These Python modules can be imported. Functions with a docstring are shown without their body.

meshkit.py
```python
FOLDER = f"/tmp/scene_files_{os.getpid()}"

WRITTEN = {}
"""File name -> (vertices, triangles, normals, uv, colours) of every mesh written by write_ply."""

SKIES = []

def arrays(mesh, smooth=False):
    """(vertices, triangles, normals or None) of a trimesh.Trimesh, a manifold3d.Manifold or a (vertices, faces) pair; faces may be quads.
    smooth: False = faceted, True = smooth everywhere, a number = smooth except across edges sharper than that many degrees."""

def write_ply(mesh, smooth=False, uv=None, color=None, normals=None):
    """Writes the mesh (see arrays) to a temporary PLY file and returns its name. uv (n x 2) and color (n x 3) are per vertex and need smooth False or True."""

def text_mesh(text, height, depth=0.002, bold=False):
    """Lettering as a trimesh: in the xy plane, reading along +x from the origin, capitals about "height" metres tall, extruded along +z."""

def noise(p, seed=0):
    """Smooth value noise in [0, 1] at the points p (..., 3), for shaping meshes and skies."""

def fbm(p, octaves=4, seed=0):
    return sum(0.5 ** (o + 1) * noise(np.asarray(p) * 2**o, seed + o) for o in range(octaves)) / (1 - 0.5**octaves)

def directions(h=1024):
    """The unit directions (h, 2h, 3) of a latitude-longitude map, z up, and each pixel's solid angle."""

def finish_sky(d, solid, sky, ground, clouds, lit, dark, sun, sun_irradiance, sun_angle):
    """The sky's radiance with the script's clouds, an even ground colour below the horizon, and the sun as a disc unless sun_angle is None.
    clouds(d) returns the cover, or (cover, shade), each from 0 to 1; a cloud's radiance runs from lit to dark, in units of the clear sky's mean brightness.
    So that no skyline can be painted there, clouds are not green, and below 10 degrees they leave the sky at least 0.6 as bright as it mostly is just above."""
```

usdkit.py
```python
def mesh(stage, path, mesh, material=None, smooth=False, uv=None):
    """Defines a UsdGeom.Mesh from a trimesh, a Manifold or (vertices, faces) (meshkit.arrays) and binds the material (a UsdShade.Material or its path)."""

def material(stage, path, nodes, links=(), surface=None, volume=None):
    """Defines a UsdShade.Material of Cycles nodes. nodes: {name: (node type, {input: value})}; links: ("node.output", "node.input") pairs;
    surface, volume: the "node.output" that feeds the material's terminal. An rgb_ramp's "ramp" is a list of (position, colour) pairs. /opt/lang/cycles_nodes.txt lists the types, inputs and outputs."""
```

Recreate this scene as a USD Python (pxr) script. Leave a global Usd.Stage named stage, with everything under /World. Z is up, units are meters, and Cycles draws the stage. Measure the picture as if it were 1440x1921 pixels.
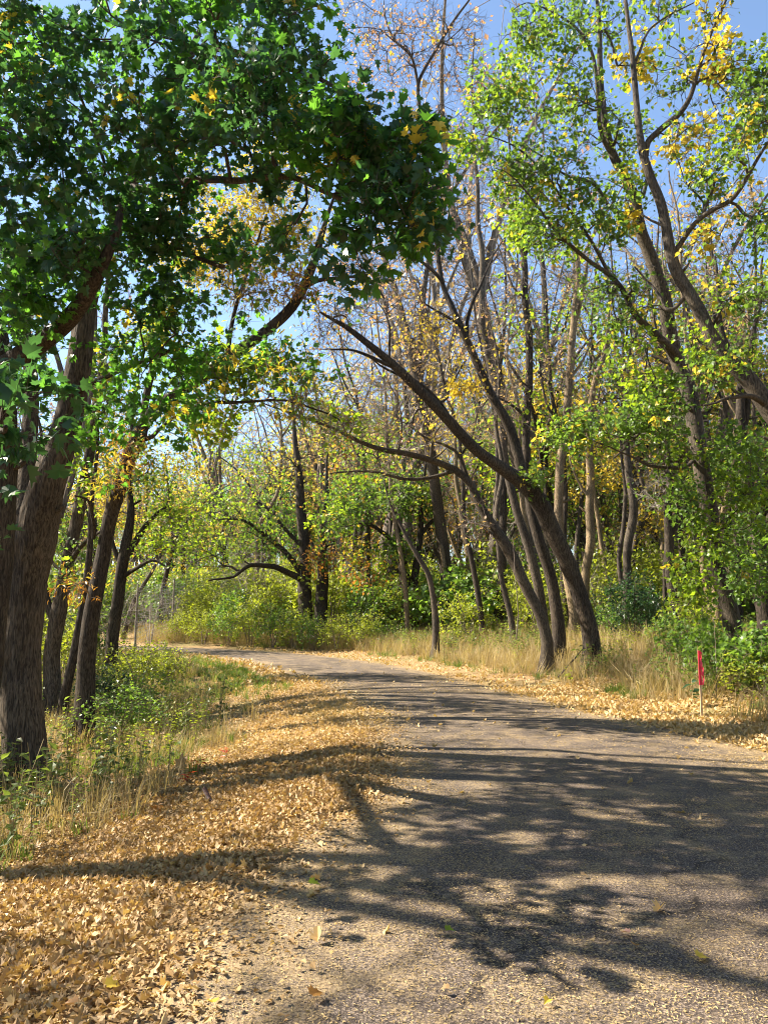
import math, numpy as np, usdkit, meshkit
from pxr import Usd, UsdGeom, UsdLux, UsdShade, Gf, Sdf, Vt
from scipy.interpolate import PchipInterpolator
from scipy.spatial import cKDTree

stage = Usd.Stage.CreateInMemory()
UsdGeom.Xform.Define(stage, '/World')
UsdGeom.Scope.Define(stage, '/World/Looks')

# ------------------------------------------------------------------ camera, sky, sun, exposure
FPX, CX, CY = 1443.0, 720.0, 960.5            # focal length and centre in photograph pixels
PITCH = math.atan((1152 - 960.5) / FPX)       # the horizon lies at row 1152
EYE = 1.6
cam = UsdGeom.Camera.Define(stage, '/World/camera')
cam.CreateHorizontalApertureAttr(24.0)
cam.CreateVerticalApertureAttr(24.0 * 1024 / 767)
cam.CreateFocalLengthAttr(24.0 * FPX / 1440)
cam.CreateExposureAttr(1.95)
cam.AddTranslateOp().Set(Gf.Vec3d(0, 0, EYE))
cam.AddRotateXOp().Set(90 + math.degrees(PITCH))

SUN_EL = math.radians(41)
SUN_AZ = math.atan2(-0.97, 0.235)             # atan2(x, y) of the direction towards the sun
sun_dir = np.array([math.sin(SUN_AZ) * math.cos(SUN_EL), math.cos(SUN_AZ) * math.cos(SUN_EL), math.sin(SUN_EL)])
sky = UsdLux.DomeLight.Define(stage, '/World/sky')
sky.GetPrim().SetCustomDataByKey('kind', 'structure')
sky_mat = usdkit.material(stage, '/World/Looks/sky', {
    'sky': ('sky_texture', {'sky_type': 'single_scattering', 'sun_disc': False, 'sun_elevation': SUN_EL, 'sun_rotation': SUN_AZ,
                            'altitude': 300.0, 'air_density': 1.0, 'aerosol_density': 0.4, 'ozone_density': 1.6}),
    'bg': ('background_shader', {'strength': 0.08})}, [('sky.color', 'bg.color')], surface='bg.background')
UsdShade.MaterialBindingAPI.Apply(sky.GetPrim()).Bind(sky_mat)
sun = UsdLux.DistantLight.Define(stage, '/World/sun')
sun.CreateIntensityAttr(1.25)
sun.CreateAngleAttr(0.53)
sun.CreateNormalizeAttr(True)
sun.CreateColorAttr(Gf.Vec3f(1.0, 0.9, 0.745))
zv = Gf.Vec3d(*map(float, sun_dir))
sun.AddOrientOp(UsdGeom.XformOp.PrecisionDouble).Set(Gf.Quatd(Gf.Rotation(Gf.Vec3d(0, 0, 1), zv).GetQuat()))

# ------------------------------------------------------------------ helpers: placing, naming, tagging
def at(px, py, depth):
    """The point that stands at the photograph's pixel (px, py), DEPTH metres ahead of the viewer."""
    u, w = (px - CX) / FPX, -(py - CY) / FPX
    d = np.array([u, math.cos(PITCH) - w * math.sin(PITCH), math.sin(PITCH) + w * math.cos(PITCH)])
    return np.array([0, 0, EYE]) + d * (depth / d[1])

used = {}
def numbered(path):
    n = used.get(path, 0)
    used[path] = n + 1
    return path if n == 0 else f'{path}_{n:03d}'

def tag(prim, label=None, category=None, group=None, kind=None):
    prim = prim.GetPrim() if hasattr(prim, 'GetPrim') else prim
    for k, v in (('label', label), ('category', category), ('group', group), ('kind', kind)):
        if v:
            prim.SetCustomDataByKey(k, v)
    return prim

def thing(name, label, category, loc=(0, 0, 0), group=None, rz=0.0, scale=1.0):
    x = UsdGeom.Xform.Define(stage, numbered('/World/' + name))
    place(x, loc, rz, scale)
    tag(x, label, category, group)
    return x

def place(x, loc, rz=0.0, scale=1.0, tilt=(0, 0)):
    sc = (scale,) * 3 if np.ndim(scale) == 0 else scale
    c, s = math.cos(rz), math.sin(rz)
    m = np.eye(4)
    m[:3, :3] = np.array([[c, s, 0], [-s, c, 0], [0, 0, 1]]) * np.array(sc)[:, None]
    m[2, 0], m[2, 1] = tilt[0] * sc[2], tilt[1] * sc[2]
    m[3, :3] = loc
    x.MakeMatrixXform().Set(Gf.Matrix4d(m.tolist()))

def part(parent, name, mesh, mat, smooth=False, uv=None, origin=None, label=None, kind=None):
    path = numbered(str(parent.GetPath()) + '/' + name)
    v, f = mesh
    if origin is not None:
        v = np.asarray(v) - np.asarray(origin)
    p = usdkit.mesh(stage, path, (v, f), M[mat] if isinstance(mat, str) else mat, smooth=smooth, uv=uv)
    tag(p, label=label, kind=kind)
    return p

WORLD = stage.GetPrimAtPath('/World')
def copy_of(source, name, label, category, loc, rz, scale, group, tilt=(0, 0)):
    x = UsdGeom.Xform.Define(stage, numbered('/World/' + name))
    x.GetPrim().GetReferences().AddInternalReference(source.GetPath())
    place(x, loc, rz, scale, tilt)
    tag(x, label, category, group)
    x.GetPrim().SetInstanceable(True)
    return x

# ------------------------------------------------------------------ materials
M = {}
def island_ramp(key, colors, trans=0.42, gain=2.4, rough=0.42, spec=0.4, spot=None):
    """A leaf: each leaf of the mesh takes its own colour from the ramp; light passes through it."""
    n = len(colors)
    ramp = [(i / max(n - 1, 1), c) for i, c in enumerate(colors)]
    thru = [(p, tuple(min(0.92, v) for v in (c[0] * gain * 1.15, c[1] * gain * 1.1, c[2] * gain * 0.55))) for p, c in ramp]
    nodes = {'geo': ('geometry', {}), 'r': ('rgb_ramp', {'ramp': ramp}), 't': ('rgb_ramp', {'ramp': thru}),
             'p': ('principled_bsdf', {'roughness': rough, 'specular_ior_level': spec}), 'tr': ('translucent_bsdf', {}), 'm': ('mix_closure', {'fac': trans}),
             }
    links = [('geo.random_per_island', 'r.fac'), ('geo.random_per_island', 't.fac'), ('r.color', 'p.base_color'), ('t.color', 'tr.color'), ('p.BSDF', 'm.closure1'), ('tr.BSDF', 'm.closure2')]
    M[key] = usdkit.material(stage, '/World/Looks/' + key, nodes, links, surface='m.closure')

island_ramp('maple_leaf', [(.02, .055, .022), (.03, .078, .024), (.042, .1, .024), (.034, .088, .026), (.065, .125, .024)], trans=0.4, gain=4.0, rough=0.36, spec=0.5)
island_ramp('maple_light', [(.04, .105, .018), (.06, .14, .02), (.085, .17, .02), (.13, .18, .02), (.05, .12, .02)], trans=0.5, gain=3.6)
island_ramp('oak_leaf', [(.07, .125, .026), (.1, .155, .03), (.14, .185, .034), (.2, .22, .036), (.08, .125, .034)], trans=0.46, gain=2.5)
island_ramp('lime_leaf', [(.14, .21, .02), (.2, .25, .022), (.27, .27, .024), (.11, .19, .024)], trans=0.48, gain=2.4)
island_ramp('yellow_leaf', [(.5, .39, .06), (.58, .45, .08), (.42, .37, .06), (.52, .34, .07), (.6, .5, .14)], trans=0.45, gain=1.45)
island_ramp('orange_leaf', [(.34, .17, .04), (.42, .22, .04), (.3, .12, .035), (.4, .27, .07)], trans=0.4, gain=1.5)
island_ramp('tan_leaf', [(.36, .25, .15), (.42, .28, .17), (.3, .2, .11), (.45, .32, .12), (.38, .23, .17)], trans=0.4, gain=1.5)
island_ramp('pink_leaf', [(.42, .24, .19), (.46, .3, .2), (.35, .2, .15), (.45, .33, .16)], trans=0.4, gain=1.5)
island_ramp('red_leaf', [(.36, .06, .04), (.45, .12, .06), (.3, .05, .05)], trans=0.4, gain=1.6)
island_ramp('shrub_dark', [(.02, .05, .02), (.03, .07, .022), (.04, .085, .025)], trans=0.35, gain=3.0, rough=0.35, spec=0.5)
island_ramp('weed_green', [(.085, .12, .03), (.13, .16, .035), (.2, .2, .04), (.26, .22, .06), (.3, .2, .09)], trans=0.45, gain=2.4)
island_ramp('vine_leaf', [(.09, .16, .03), (.13, .2, .035), (.2, .25, .045), (.26, .28, .06), (.1, .16, .04)], trans=0.45, gain=2.2)
island_ramp('weed_yellow', [(.2, .24, .03), (.29, .3, .035), (.37, .32, .045), (.14, .2, .028)], trans=0.45, gain=1.9)
island_ramp('dry_blade', [(.35, .28, .16), (.42, .34, .21), (.27, .21, .12), (.34, .29, .14), (.2, .22, .08), (.15, .19, .05), (.3, .23, .15)], trans=0.3, gain=1.5, rough=0.6, spec=0.2)
island_ramp('green_blade', [(.09, .14, .03), (.13, .17, .035), (.2, .2, .05), (.3, .25, .1)], trans=0.35, gain=2.0, rough=0.55, spec=0.25)
island_ramp('litter_gold', [(.5, .35, .16), (.4, .25, .115), (.56, .42, .22), (.3, .18, .09), (.48, .3, .1), (.58, .45, .26), (.15, .09, .05), (.52, .39, .12), (.22, .14, .07)], trans=0.18, gain=1.2, rough=0.55, spec=0.3)
island_ramp('litter_brown', [(.34, .22, .1), (.2, .115, .055), (.42, .3, .15), (.12, .072, .042), (.4, .23, .08), (.48, .38, .22), (.085, .055, .036), (.3, .14, .05), (.4, .3, .17)], trans=0.14, gain=1.2, rough=0.55, spec=0.25)
island_ramp('road_flake', [(.45, .33, .16), (.55, .42, .2), (.36, .25, .12), (.5, .4, .14), (.28, .19, .1)], trans=0.1, gain=1.2, rough=0.65, spec=0.2)

def bark(key, dark, light, zscale=0.2, scale=48.0, bump=0.7, moss=None):
    nodes = {'geo': ('geometry', {}), 'map': ('mapping', {'scale': (1, 1, zscale)}),
             'n': ('noise_texture', {'scale': scale, 'detail': 5.0, 'roughness': 0.62, 'distortion': 0.6}),
             'n2': ('noise_texture', {'scale': 1.3, 'detail': 3.0}),
             'r': ('rgb_ramp', {'ramp': [(0.28, tuple(c * .45 for c in dark)), (0.42, dark), (0.62, light), (0.8, tuple(min(1, c * 1.25) for c in light))]}),
             'r2': ('rgb_ramp', {'ramp': [(0.35, (.7, .68, .66)), (0.65, (1.15, 1.1, 1.0))]}),
             'mul': ('mix', {'mix_type': 'multiply', 'fac': 1.0}),
             'b': ('bump', {'strength': bump, 'distance': 0.03}),
             'p': ('principled_bsdf', {'roughness': 0.88, 'specular_ior_level': 0.2})}
    links = [('geo.position', 'map.vector'), ('map.vector', 'n.vector'), ('geo.position', 'n2.vector'), ('n.fac', 'r.fac'), ('n2.fac', 'r2.fac'),
             ('r.color', 'mul.color1'), ('r2.color', 'mul.color2'), ('mul.color', 'p.base_color'), ('n.fac', 'b.height'), ('b.normal', 'p.normal')]
    M[key] = usdkit.material(stage, '/World/Looks/' + key, nodes, links, surface='p.BSDF')

bark('bark_maple', (.045, .036, .028), (.14, .112, .086), zscale=.13, scale=52, bump=1.0)
bark('bark_dark', (.026, .021, .017), (.085, .068, .053))
bark('bark_grey', (.045, .038, .031), (.125, .104, .083), scale=56)
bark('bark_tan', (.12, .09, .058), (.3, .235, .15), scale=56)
bark('bark_far', (.08, .066, .054), (.2, .165, .135), scale=20, bump=0.3)
def plain(key, color, rough=0.8, spec=0.3, var=0.25, scale=18.0, bump=0.0):
    lo, hi = tuple(c * (1 - var) for c in color), tuple(min(1, c * (1 + var)) for c in color)
    nodes = {'geo': ('geometry', {}), 'n': ('noise_texture', {'scale': scale, 'detail': 4.0}), 'r': ('rgb_ramp', {'ramp': [(.3, lo), (.7, hi)]}),
             'b': ('bump', {'strength': bump, 'distance': 0.01}), 'p': ('principled_bsdf', {'roughness': rough, 'specular_ior_level': spec})}
    links = [('geo.position', 'n.vector'), ('n.fac', 'r.fac'), ('r.color', 'p.base_color')] + ([('n.fac', 'b.height'), ('b.normal', 'p.normal')] if bump else [])
    M[key] = usdkit.material(stage, '/World/Looks/' + key, nodes, links, surface='p.BSDF')
plain('twig_wood', (.17, .135, .11), 0.85, 0.2, 0.35, 6.0)
plain('twig_dark', (.075, .06, .05), 0.85, 0.2, 0.35, 6.0)
plain('twig_pale', (.3, .26, .22), 0.85, 0.2, 0.3, 6.0)
plain('weed_stem', (.25, .2, .1), 0.8, 0.2, 0.4, 6.0)
plain('post_wood', (.2, .175, .145), 0.85, 0.2, 0.3, 30.0, 0.3)
plain('wire', (.34, .34, .34), 0.5, 0.5, 0.1)
plain('lath_wood', (.52, .36, .2), 0.75, 0.25, 0.2, 60.0)
plain('stake_red', (.62, .035, .06), 0.5, 0.4, 0.18, 40.0)
plain('ribbon_red', (.7, .05, .1), 0.35, 0.5, 0.1, 20.0)
plain('bark_piece', (.07, .03, .022), 0.6, 0.4, 0.5, 60.0, 0.4)

# ground: leaf mould, soil and thin grass; the road: worn dark asphalt dusted with crumbled leaves
M['ground'] = usdkit.material(stage, '/World/Looks/ground', {
    'geo': ('geometry', {}), 'n1': ('noise_texture', {'scale': 0.5, 'detail': 4.0}), 'n2': ('noise_texture', {'scale': 26.0, 'detail': 6.0, 'roughness': .7}), 'v': ('voronoi_texture', {'scale': 30.0}),
    'a': ('rgb_ramp', {'ramp': [(.25, (.07, .045, .025)), (.45, (.22, .14, .065)), (.6, (.34, .23, .11)), (.8, (.45, .34, .18))]}),
    'g': ('rgb_ramp', {'ramp': [(.3, (.045, .06, .02)), (.7, (.15, .17, .05))]}),
    'f': ('rgb_ramp', {'ramp': [(.5, (0, 0, 0)), (.68, (.6, .6, .6))]}), 'm': ('mix', {'mix_type': 'mix'}),
    'b': ('bump', {'strength': .7, 'distance': .03}), 'p': ('principled_bsdf', {'roughness': .9, 'specular_ior_level': .2})},
    [('geo.position', 'n1.vector'), ('geo.position', 'n2.vector'), ('geo.position', 'v.vector'), ('n2.fac', 'a.fac'), ('n2.fac', 'g.fac'), ('n1.fac', 'f.fac'), ('f.color', 'm.fac'),
     ('a.color', 'm.color1'), ('g.color', 'm.color2'), ('m.color', 'p.base_color'), ('n2.fac', 'b.height'), ('b.normal', 'p.normal')], surface='p.BSDF')
M['asphalt'] = usdkit.material(stage, '/World/Looks/asphalt', {
    'geo': ('geometry', {}), 'uv': ('uvmap', {'attribute': 'st'}), 'sep': ('separate_xyz', {}),
    'v': ('voronoi_texture', {'scale': 150.0}), 'nw': ('noise_texture', {'scale': 2.2, 'detail': 4.0}), 'wadd': ('vector_math', {'math_type': 'add'}), 'vc': ('voronoi_texture', {'feature': 'distance_to_edge', 'scale': .42}), 'cr': ('rgb_ramp', {'ramp': [(0.0, (.25, .23, .22)), (.006, (.35, .33, .32)), (.012, (1, 1, 1)), (1.0, (1, 1, 1))]}), 'mul2': ('mix', {'mix_type': 'multiply', 'fac': .8}), 'n2': ('noise_texture', {'scale': 140.0, 'detail': 3.0}), 'nb': ('noise_texture', {'scale': 0.9, 'detail': 5.0, 'roughness': .65}),
    'nd': ('noise_texture', {'scale': 60.0, 'detail': 5.0, 'roughness': .75}), 'ne': ('noise_texture', {'scale': 2.6, 'detail': 6.0, 'roughness': .7}),
    'rock': ('rgb_ramp', {'ramp': [(0.0, (.03, .023, .018)), (.45, (.06, .046, .037)), (.75, (.115, .091, .073)), (1.0, (.27, .22, .17))]}),
    'sepc': ('separate_color', {}),
    'wear': ('rgb_ramp', {'ramp': [(.3, (.8, .78, .78)), (.7, (1.2, 1.15, 1.12))]}), 'mul': ('mix', {'mix_type': 'multiply', 'fac': 1.0}),
    # dust grows towards the edges of the road
    'e1': ('math', {'math_type': 'subtract', 'value2': 0.5}), 'e2': ('math', {'math_type': 'absolute'}), 'e3': ('map_range', {'from_min': .30, 'from_max': .52, 'to_min': 0.0, 'to_max': .18, 'clamp': True}),
    'dsum': ('math', {'math_type': 'add'}), 'dsum2': ('math', {'math_type': 'add'}), 'nds': ('math', {'math_type': 'multiply', 'value2': .62}), 'nes': ('math', {'math_type': 'multiply', 'value2': .62}),
    'dr': ('rgb_ramp', {'ramp': [(.61, (0, 0, 0)), (.74, (.6, .6, .6)), (1.0, (.9, .9, .9))]}),
    'dust': ('rgb_ramp', {'ramp': [(.35, (.15, .1, .055)), (.5, (.32, .225, .115)), (.65, (.46, .35, .19))]}), 'mix': ('mix', {'mix_type': 'mix'}),
    'b': ('bump', {'strength': .55, 'distance': .008}), 'p': ('principled_bsdf', {'roughness': .82, 'specular_ior_level': .3})},
    [('geo.position', 'v.vector'), ('geo.position', 'n2.vector'), ('geo.position', 'nb.vector'), ('geo.position', 'nd.vector'), ('geo.position', 'ne.vector'),
     ('v.color', 'sepc.color'), ('sepc.r', 'rock.fac'), ('nb.fac', 'wear.fac'), ('rock.color', 'mul.color1'), ('wear.color', 'mul.color2'), ('geo.position', 'nw.vector'), ('geo.position', 'wadd.vector1'), ('nw.color', 'wadd.vector2'), ('wadd.vector', 'vc.vector'), ('vc.distance', 'cr.fac'), ('mul.color', 'mul2.color1'), ('cr.color', 'mul2.color2'),
     ('uv.UV', 'sep.vector'), ('sep.x', 'e1.value1'), ('e1.value', 'e2.value1'), ('e2.value', 'e3.value'),
     ('nd.fac', 'nds.value1'), ('ne.fac', 'nes.value1'), ('nds.value', 'dsum.value1'), ('nes.value', 'dsum.value2'), ('dsum.value', 'dsum2.value1'), ('e3.result', 'dsum2.value2'),
     ('dsum2.value', 'dr.fac'), ('dr.color', 'mix.fac'), ('nd.fac', 'dust.fac'), ('mul2.color', 'mix.color1'), ('dust.color', 'mix.color2'), ('mix.color', 'p.base_color'),
     ('v.distance', 'b.height'), ('b.normal', 'p.normal')], surface='p.BSDF')

# ------------------------------------------------------------------ the ground and the road
LEFT = np.array([(-2.2, -12), (-1.8, -3), (-1.45, 1), (-1.24, 3.27), (-1.08, 3.95), (-.92, 4.66), (-.63, 5.97), (-.39, 8.37), (-.3, 11), (-.71, 15), (-1.6, 18.3), (-2.89, 21.3), (-4.5, 25), (-6.8, 28.3), (-10, 31), (-15, 33.2), (-24, 34.8), (-48, 36)])
RIGHT = np.array([(6.2, -12), (6.1, -3), (5.9, 1), (5.7, 3), (5.6, 4), (5.4, 5.5), (5.1, 7.2), (4.59, 9.5), (3.87, 12), (2.85, 15.6), (2.05, 18.5), (1.1, 21.6), (-.34, 24.9), (-2.25, 28), (-5, 31), (-10.5, 34.6), (-22, 37.6), (-48, 39)])
tk = np.arange(len(LEFT))
tt = np.linspace(0, len(LEFT) - 1, 500)
Ls, Rs = PchipInterpolator(tk, LEFT)(tt), PchipInterpolator(tk, RIGHT)(tt)
Cs = (Ls + Rs) / 2
Hs = np.linalg.norm(Rs - Ls, axis=1) / 2
Ts = np.gradient(Cs, axis=0)
Ts /= np.linalg.norm(Ts, axis=1, keepdims=True)
Ns = np.stack([Ts[:, 1], -Ts[:, 0]], 1)
Hs = Hs * np.abs((((Rs - Ls) / (2 * Hs[:, None])) * Ns).sum(1))
road_tree = cKDTree(Cs)

def offset(xy):
    """Metres outside the road's edge (negative on the road) and the side (-1 left, +1 right)."""
    xy = np.asarray(xy, float)
    _, k = road_tree.query(xy)
    q = ((xy - Cs[k]) * Ns[k]).sum(-1)
    return np.abs(q) - Hs[k], np.sign(q), k

def sstep(a, b, x):
    t = np.clip((x - a) / (b - a), 0, 1)
    return t * t * (3 - 2 * t)

def road_height(y):
    return 0.2 * sstep(12, 40, y)

def ground(x, y, bare=True):
    x, y = np.asarray(x, float), np.asarray(y, float)
    shape = np.broadcast(x, y).shape
    xy = np.stack(np.broadcast_arrays(x, y), -1).reshape(-1, 2)
    s, side, k = offset(xy)
    yy = xy[:, 1]
    z = road_height(yy)
    sl = np.maximum(s, 0)
    fade = 1 - .75 * sstep(12, 26, yy)
    drop = -(0.17 * np.minimum(sl, 3.2) + 0.0 * sl) * fade
    drop = drop + 0.02 * np.maximum(sl - 8, 0)
    rise = 0.62 * sstep(.5, 5.5, sl) * (0.35 + 0.65 * sstep(6, 14, yy)) + 0.028 * np.maximum(sl - 5, 0)
    z = z + np.where(side < 0, drop, rise)
    z = z + (meshkit.fbm(np.stack([xy[:, 0] * .45, xy[:, 1] * .45, 0 * yy], -1), 3, 5) - .5) * .22 * sstep(.2, 2.5, sl)
    z = z - 0.035 * (1 - sstep(-.35, .05, s))
    far = np.maximum(np.hypot(xy[:, 0], xy[:, 1]) - 45, 0)
    return (z + 0.035 * np.minimum(far, 60)).reshape(shape)

gx = np.concatenate([-np.geomspace(400, 14, 40), np.linspace(-13.7, 13.7, 116), np.geomspace(14, 400, 40)])
gy = np.concatenate([-np.geomspace(200, 6, 16), np.linspace(-5.5, 42, 200), np.geomspace(43, 500, 40)])
GX, GY = np.meshgrid(gx, gy, indexing='ij')
GZ = ground(GX, GY)
i, j = np.meshgrid(np.arange(len(gx) - 1), np.arange(len(gy) - 1), indexing='ij')
a = (i * len(gy) + j).ravel()
quads = np.stack([a, a + len(gy), a + len(gy) + 1, a + 1], -1)
tag(usdkit.mesh(stage, '/World/ground', (np.stack([GX, GY, GZ], -1).reshape(-1, 3), quads), M['ground'], smooth=True), kind='structure')

across = np.linspace(-1, 1, 25)
rv = np.array([[*(Cs[k] + Ns[k] * Hs[k] * u * (1.0 + .02 * math.sin(k * .9) * (abs(u) == 1)) ), 0] for k in range(len(Cs)) for u in across])
rv[:, 2] = road_height(rv[:, 1]) + 0.004 + np.tile(0.03 * (1 - across ** 2), len(Cs)) - np.tile(.03 * (np.abs(across) > .99), len(Cs))
i, j = np.meshgrid(np.arange(len(Cs) - 1), np.arange(len(across) - 1), indexing='ij')
a = (i * len(across) + j).ravel()
ruv = np.stack([np.tile((across + 1) / 2, len(Cs)), np.repeat(tt, len(across))], 1)
tag(usdkit.mesh(stage, '/World/road', (rv, np.stack([a, a + 1, a + len(across) + 1, a + len(across)], -1)), M['asphalt'], smooth=True, uv=ruv), kind='structure')

# ------------------------------------------------------------------ tubes, twigs, leaves
def unit(v):
    return v / (np.linalg.norm(v, axis=-1, keepdims=True) + 1e-12)

def tube(p, r, sides=6, cap=True, rough=0.0, seed=0, foot=None):
    p, r = np.asarray(p, float), np.asarray(r, float)
    t = unit(np.gradient(p, axis=0))
    ref = np.array([0.31, 0.87, 0.12]) if abs(t[:, 2]).mean() > .6 else np.array([.1, .2, 1.0])
    a = unit(np.cross(t, ref))
    b = np.cross(t, a)
    ang = np.arange(sides) * 2 * np.pi / sides
    ring = np.cos(ang)[None, :, None] * a[:, None] + np.sin(ang)[None, :, None] * b[:, None]
    rr = np.broadcast_to(r[:, None], (len(p), sides)).copy()
    if rough:
        arc = np.concatenate([[0], np.cumsum(np.linalg.norm(np.diff(p, axis=0), axis=1))])
        q = np.stack([np.cos(ang)[None] * rr * 1.0 + 0 * arc[:, None], np.sin(ang)[None] * rr + 0 * arc[:, None], np.broadcast_to(arc[:, None], rr.shape)], -1)
        lump = meshkit.fbm(q * [2.2, 2.2, 1.1] + seed * 7.7, 3, seed) - .5
        fur = meshkit.fbm(q * [22, 22, 3.2] + seed * 3.1, 3, seed + 9) - .5
        rr = rr * (1 + rough * 1.2 * lump) + np.minimum(rr, .25) * rough * .75 * fur
    if foot is not None:
        rr = rr * (1 + .32 * np.exp(-np.maximum(p[:, 2] - foot, 0) / .28)[:, None] * (np.cos(5 * ang + seed) + .6 * np.cos(3 * ang + 2 * seed))[None])
    v = p[:, None] + rr[..., None] * ring
    n = len(p)
    i, j = np.meshgrid(np.arange(n - 1), np.arange(sides), indexing='ij')
    q = np.stack([i * sides + j, i * sides + (j + 1) % sides, (i + 1) * sides + (j + 1) % sides, (i + 1) * sides + j], -1).reshape(-1, 4)
    f = np.vstack([q[:, [0, 1, 2]], q[:, [0, 2, 3]]])
    v = v.reshape(-1, 3)
    if cap:
        v = np.vstack([v, p[-1:] + t[-1:] * r[-1] * .6])
        k = (n - 1) * sides
        f = np.vstack([f, [[k + x, k + (x + 1) % sides, len(v) - 1] for x in range(sides)]])
    return v, f

def join(meshes):
    vs, fs, n = [], [], 0
    for v, f in meshes:
        vs.append(v); fs.append(np.asarray(f) + n); n += len(v)
    return np.vstack(vs), np.vstack(fs)

def cones(a, b, r, tipf=.35):
    """Many thin three-sided twigs at once, from A to B with root radius R."""
    t = unit(b - a)
    u = unit(np.cross(t, np.where(np.abs(t[:, 2:]) < .9, [[0, 0, 1.0]], [[1.0, 0, 0]])))
    w = np.cross(t, u)
    n = len(a)
    ang = np.arange(3) * 2 * np.pi / 3
    ring = np.cos(ang)[None, :, None] * u[:, None] + np.sin(ang)[None, :, None] * w[:, None]
    v = np.concatenate([a[:, None] + ring * r[:, None, None], b[:, None] + ring * (r * tipf)[:, None, None]], 1)
    f = np.array([[0, 1, 4], [0, 4, 3], [1, 2, 5], [1, 5, 4], [2, 0, 3], [2, 3, 5]])
    return v.reshape(-1, 3), (f[None] + np.arange(n)[:, None, None] * 6).reshape(-1, 3)

def outline_leaf(half, curl=.25, droop=.25, centre=.38):
    right = np.array(half, float)
    left = right[-2:0:-1] * [-1, 1]
    o = np.vstack([right, left])
    o = np.vstack([o, [[0, centre]]])
    z = curl * np.abs(o[:, 0]) - droop * o[:, 1] ** 2
    n = len(o) - 1
    f = np.array([[n, k, (k + 1) % n] for k in range(n)])
    return np.column_stack([o[:, 0], o[:, 1], z]), f
MAPLE = [(0, 0), (.2, -.08), (.34, .04), (.55, .1), (.42, .24), (.66, .5), (.42, .46), (.26, .48), (.3, .76), (.13, .7), (0, 1)]
LOBED = [(0, 0), (.3, -.02), (.48, .22), (.34, .3), (.46, .6), (.2, .62), (0, 1)]
LEAF = {'maple': outline_leaf(MAPLE), 'maple_cupped': outline_leaf(MAPLE, .7, .1), 'maple_limp': outline_leaf(MAPLE, -.45, .7), 'lobed': outline_leaf(LOBED),
        'oval': (np.array([[0, 0, 0], [.3, .42, .06], [0, 1, -.18], [-.3, .42, .06], [0, .45, -.05]]), np.array([[0, 1, 4], [1, 2, 4], [2, 3, 4], [3, 0, 4]])),
        'narrow': (np.array([[0, 0, 0], [.15, .45, .03], [0, 1, -.15], [-.15, .45, .03]]), np.array([[0, 1, 2], [0, 2, 3]])),
        'quad': (np.array([[0, 0, 0], [.36, .45, .05], [0, 1, -.1], [-.36, .45, .05]]), np.array([[0, 1, 2], [0, 2, 3]]))}

def leaves(pos, axis, normal, size, kind):
    tv, tf = LEAF[kind] if isinstance(kind, str) else kind
    y = unit(axis)
    x = unit(np.cross(y, normal))
    n = np.cross(x, y)
    v = pos[:, None] + size[:, None, None] * (tv[None, :, 0:1] * x[:, None] + tv[None, :, 1:2] * y[:, None] + tv[None, :, 2:3] * n[:, None])
    return v.reshape(-1, 3), (tf[None] + np.arange(len(pos))[:, None, None] * len(tv)).reshape(-1, 3)

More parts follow.
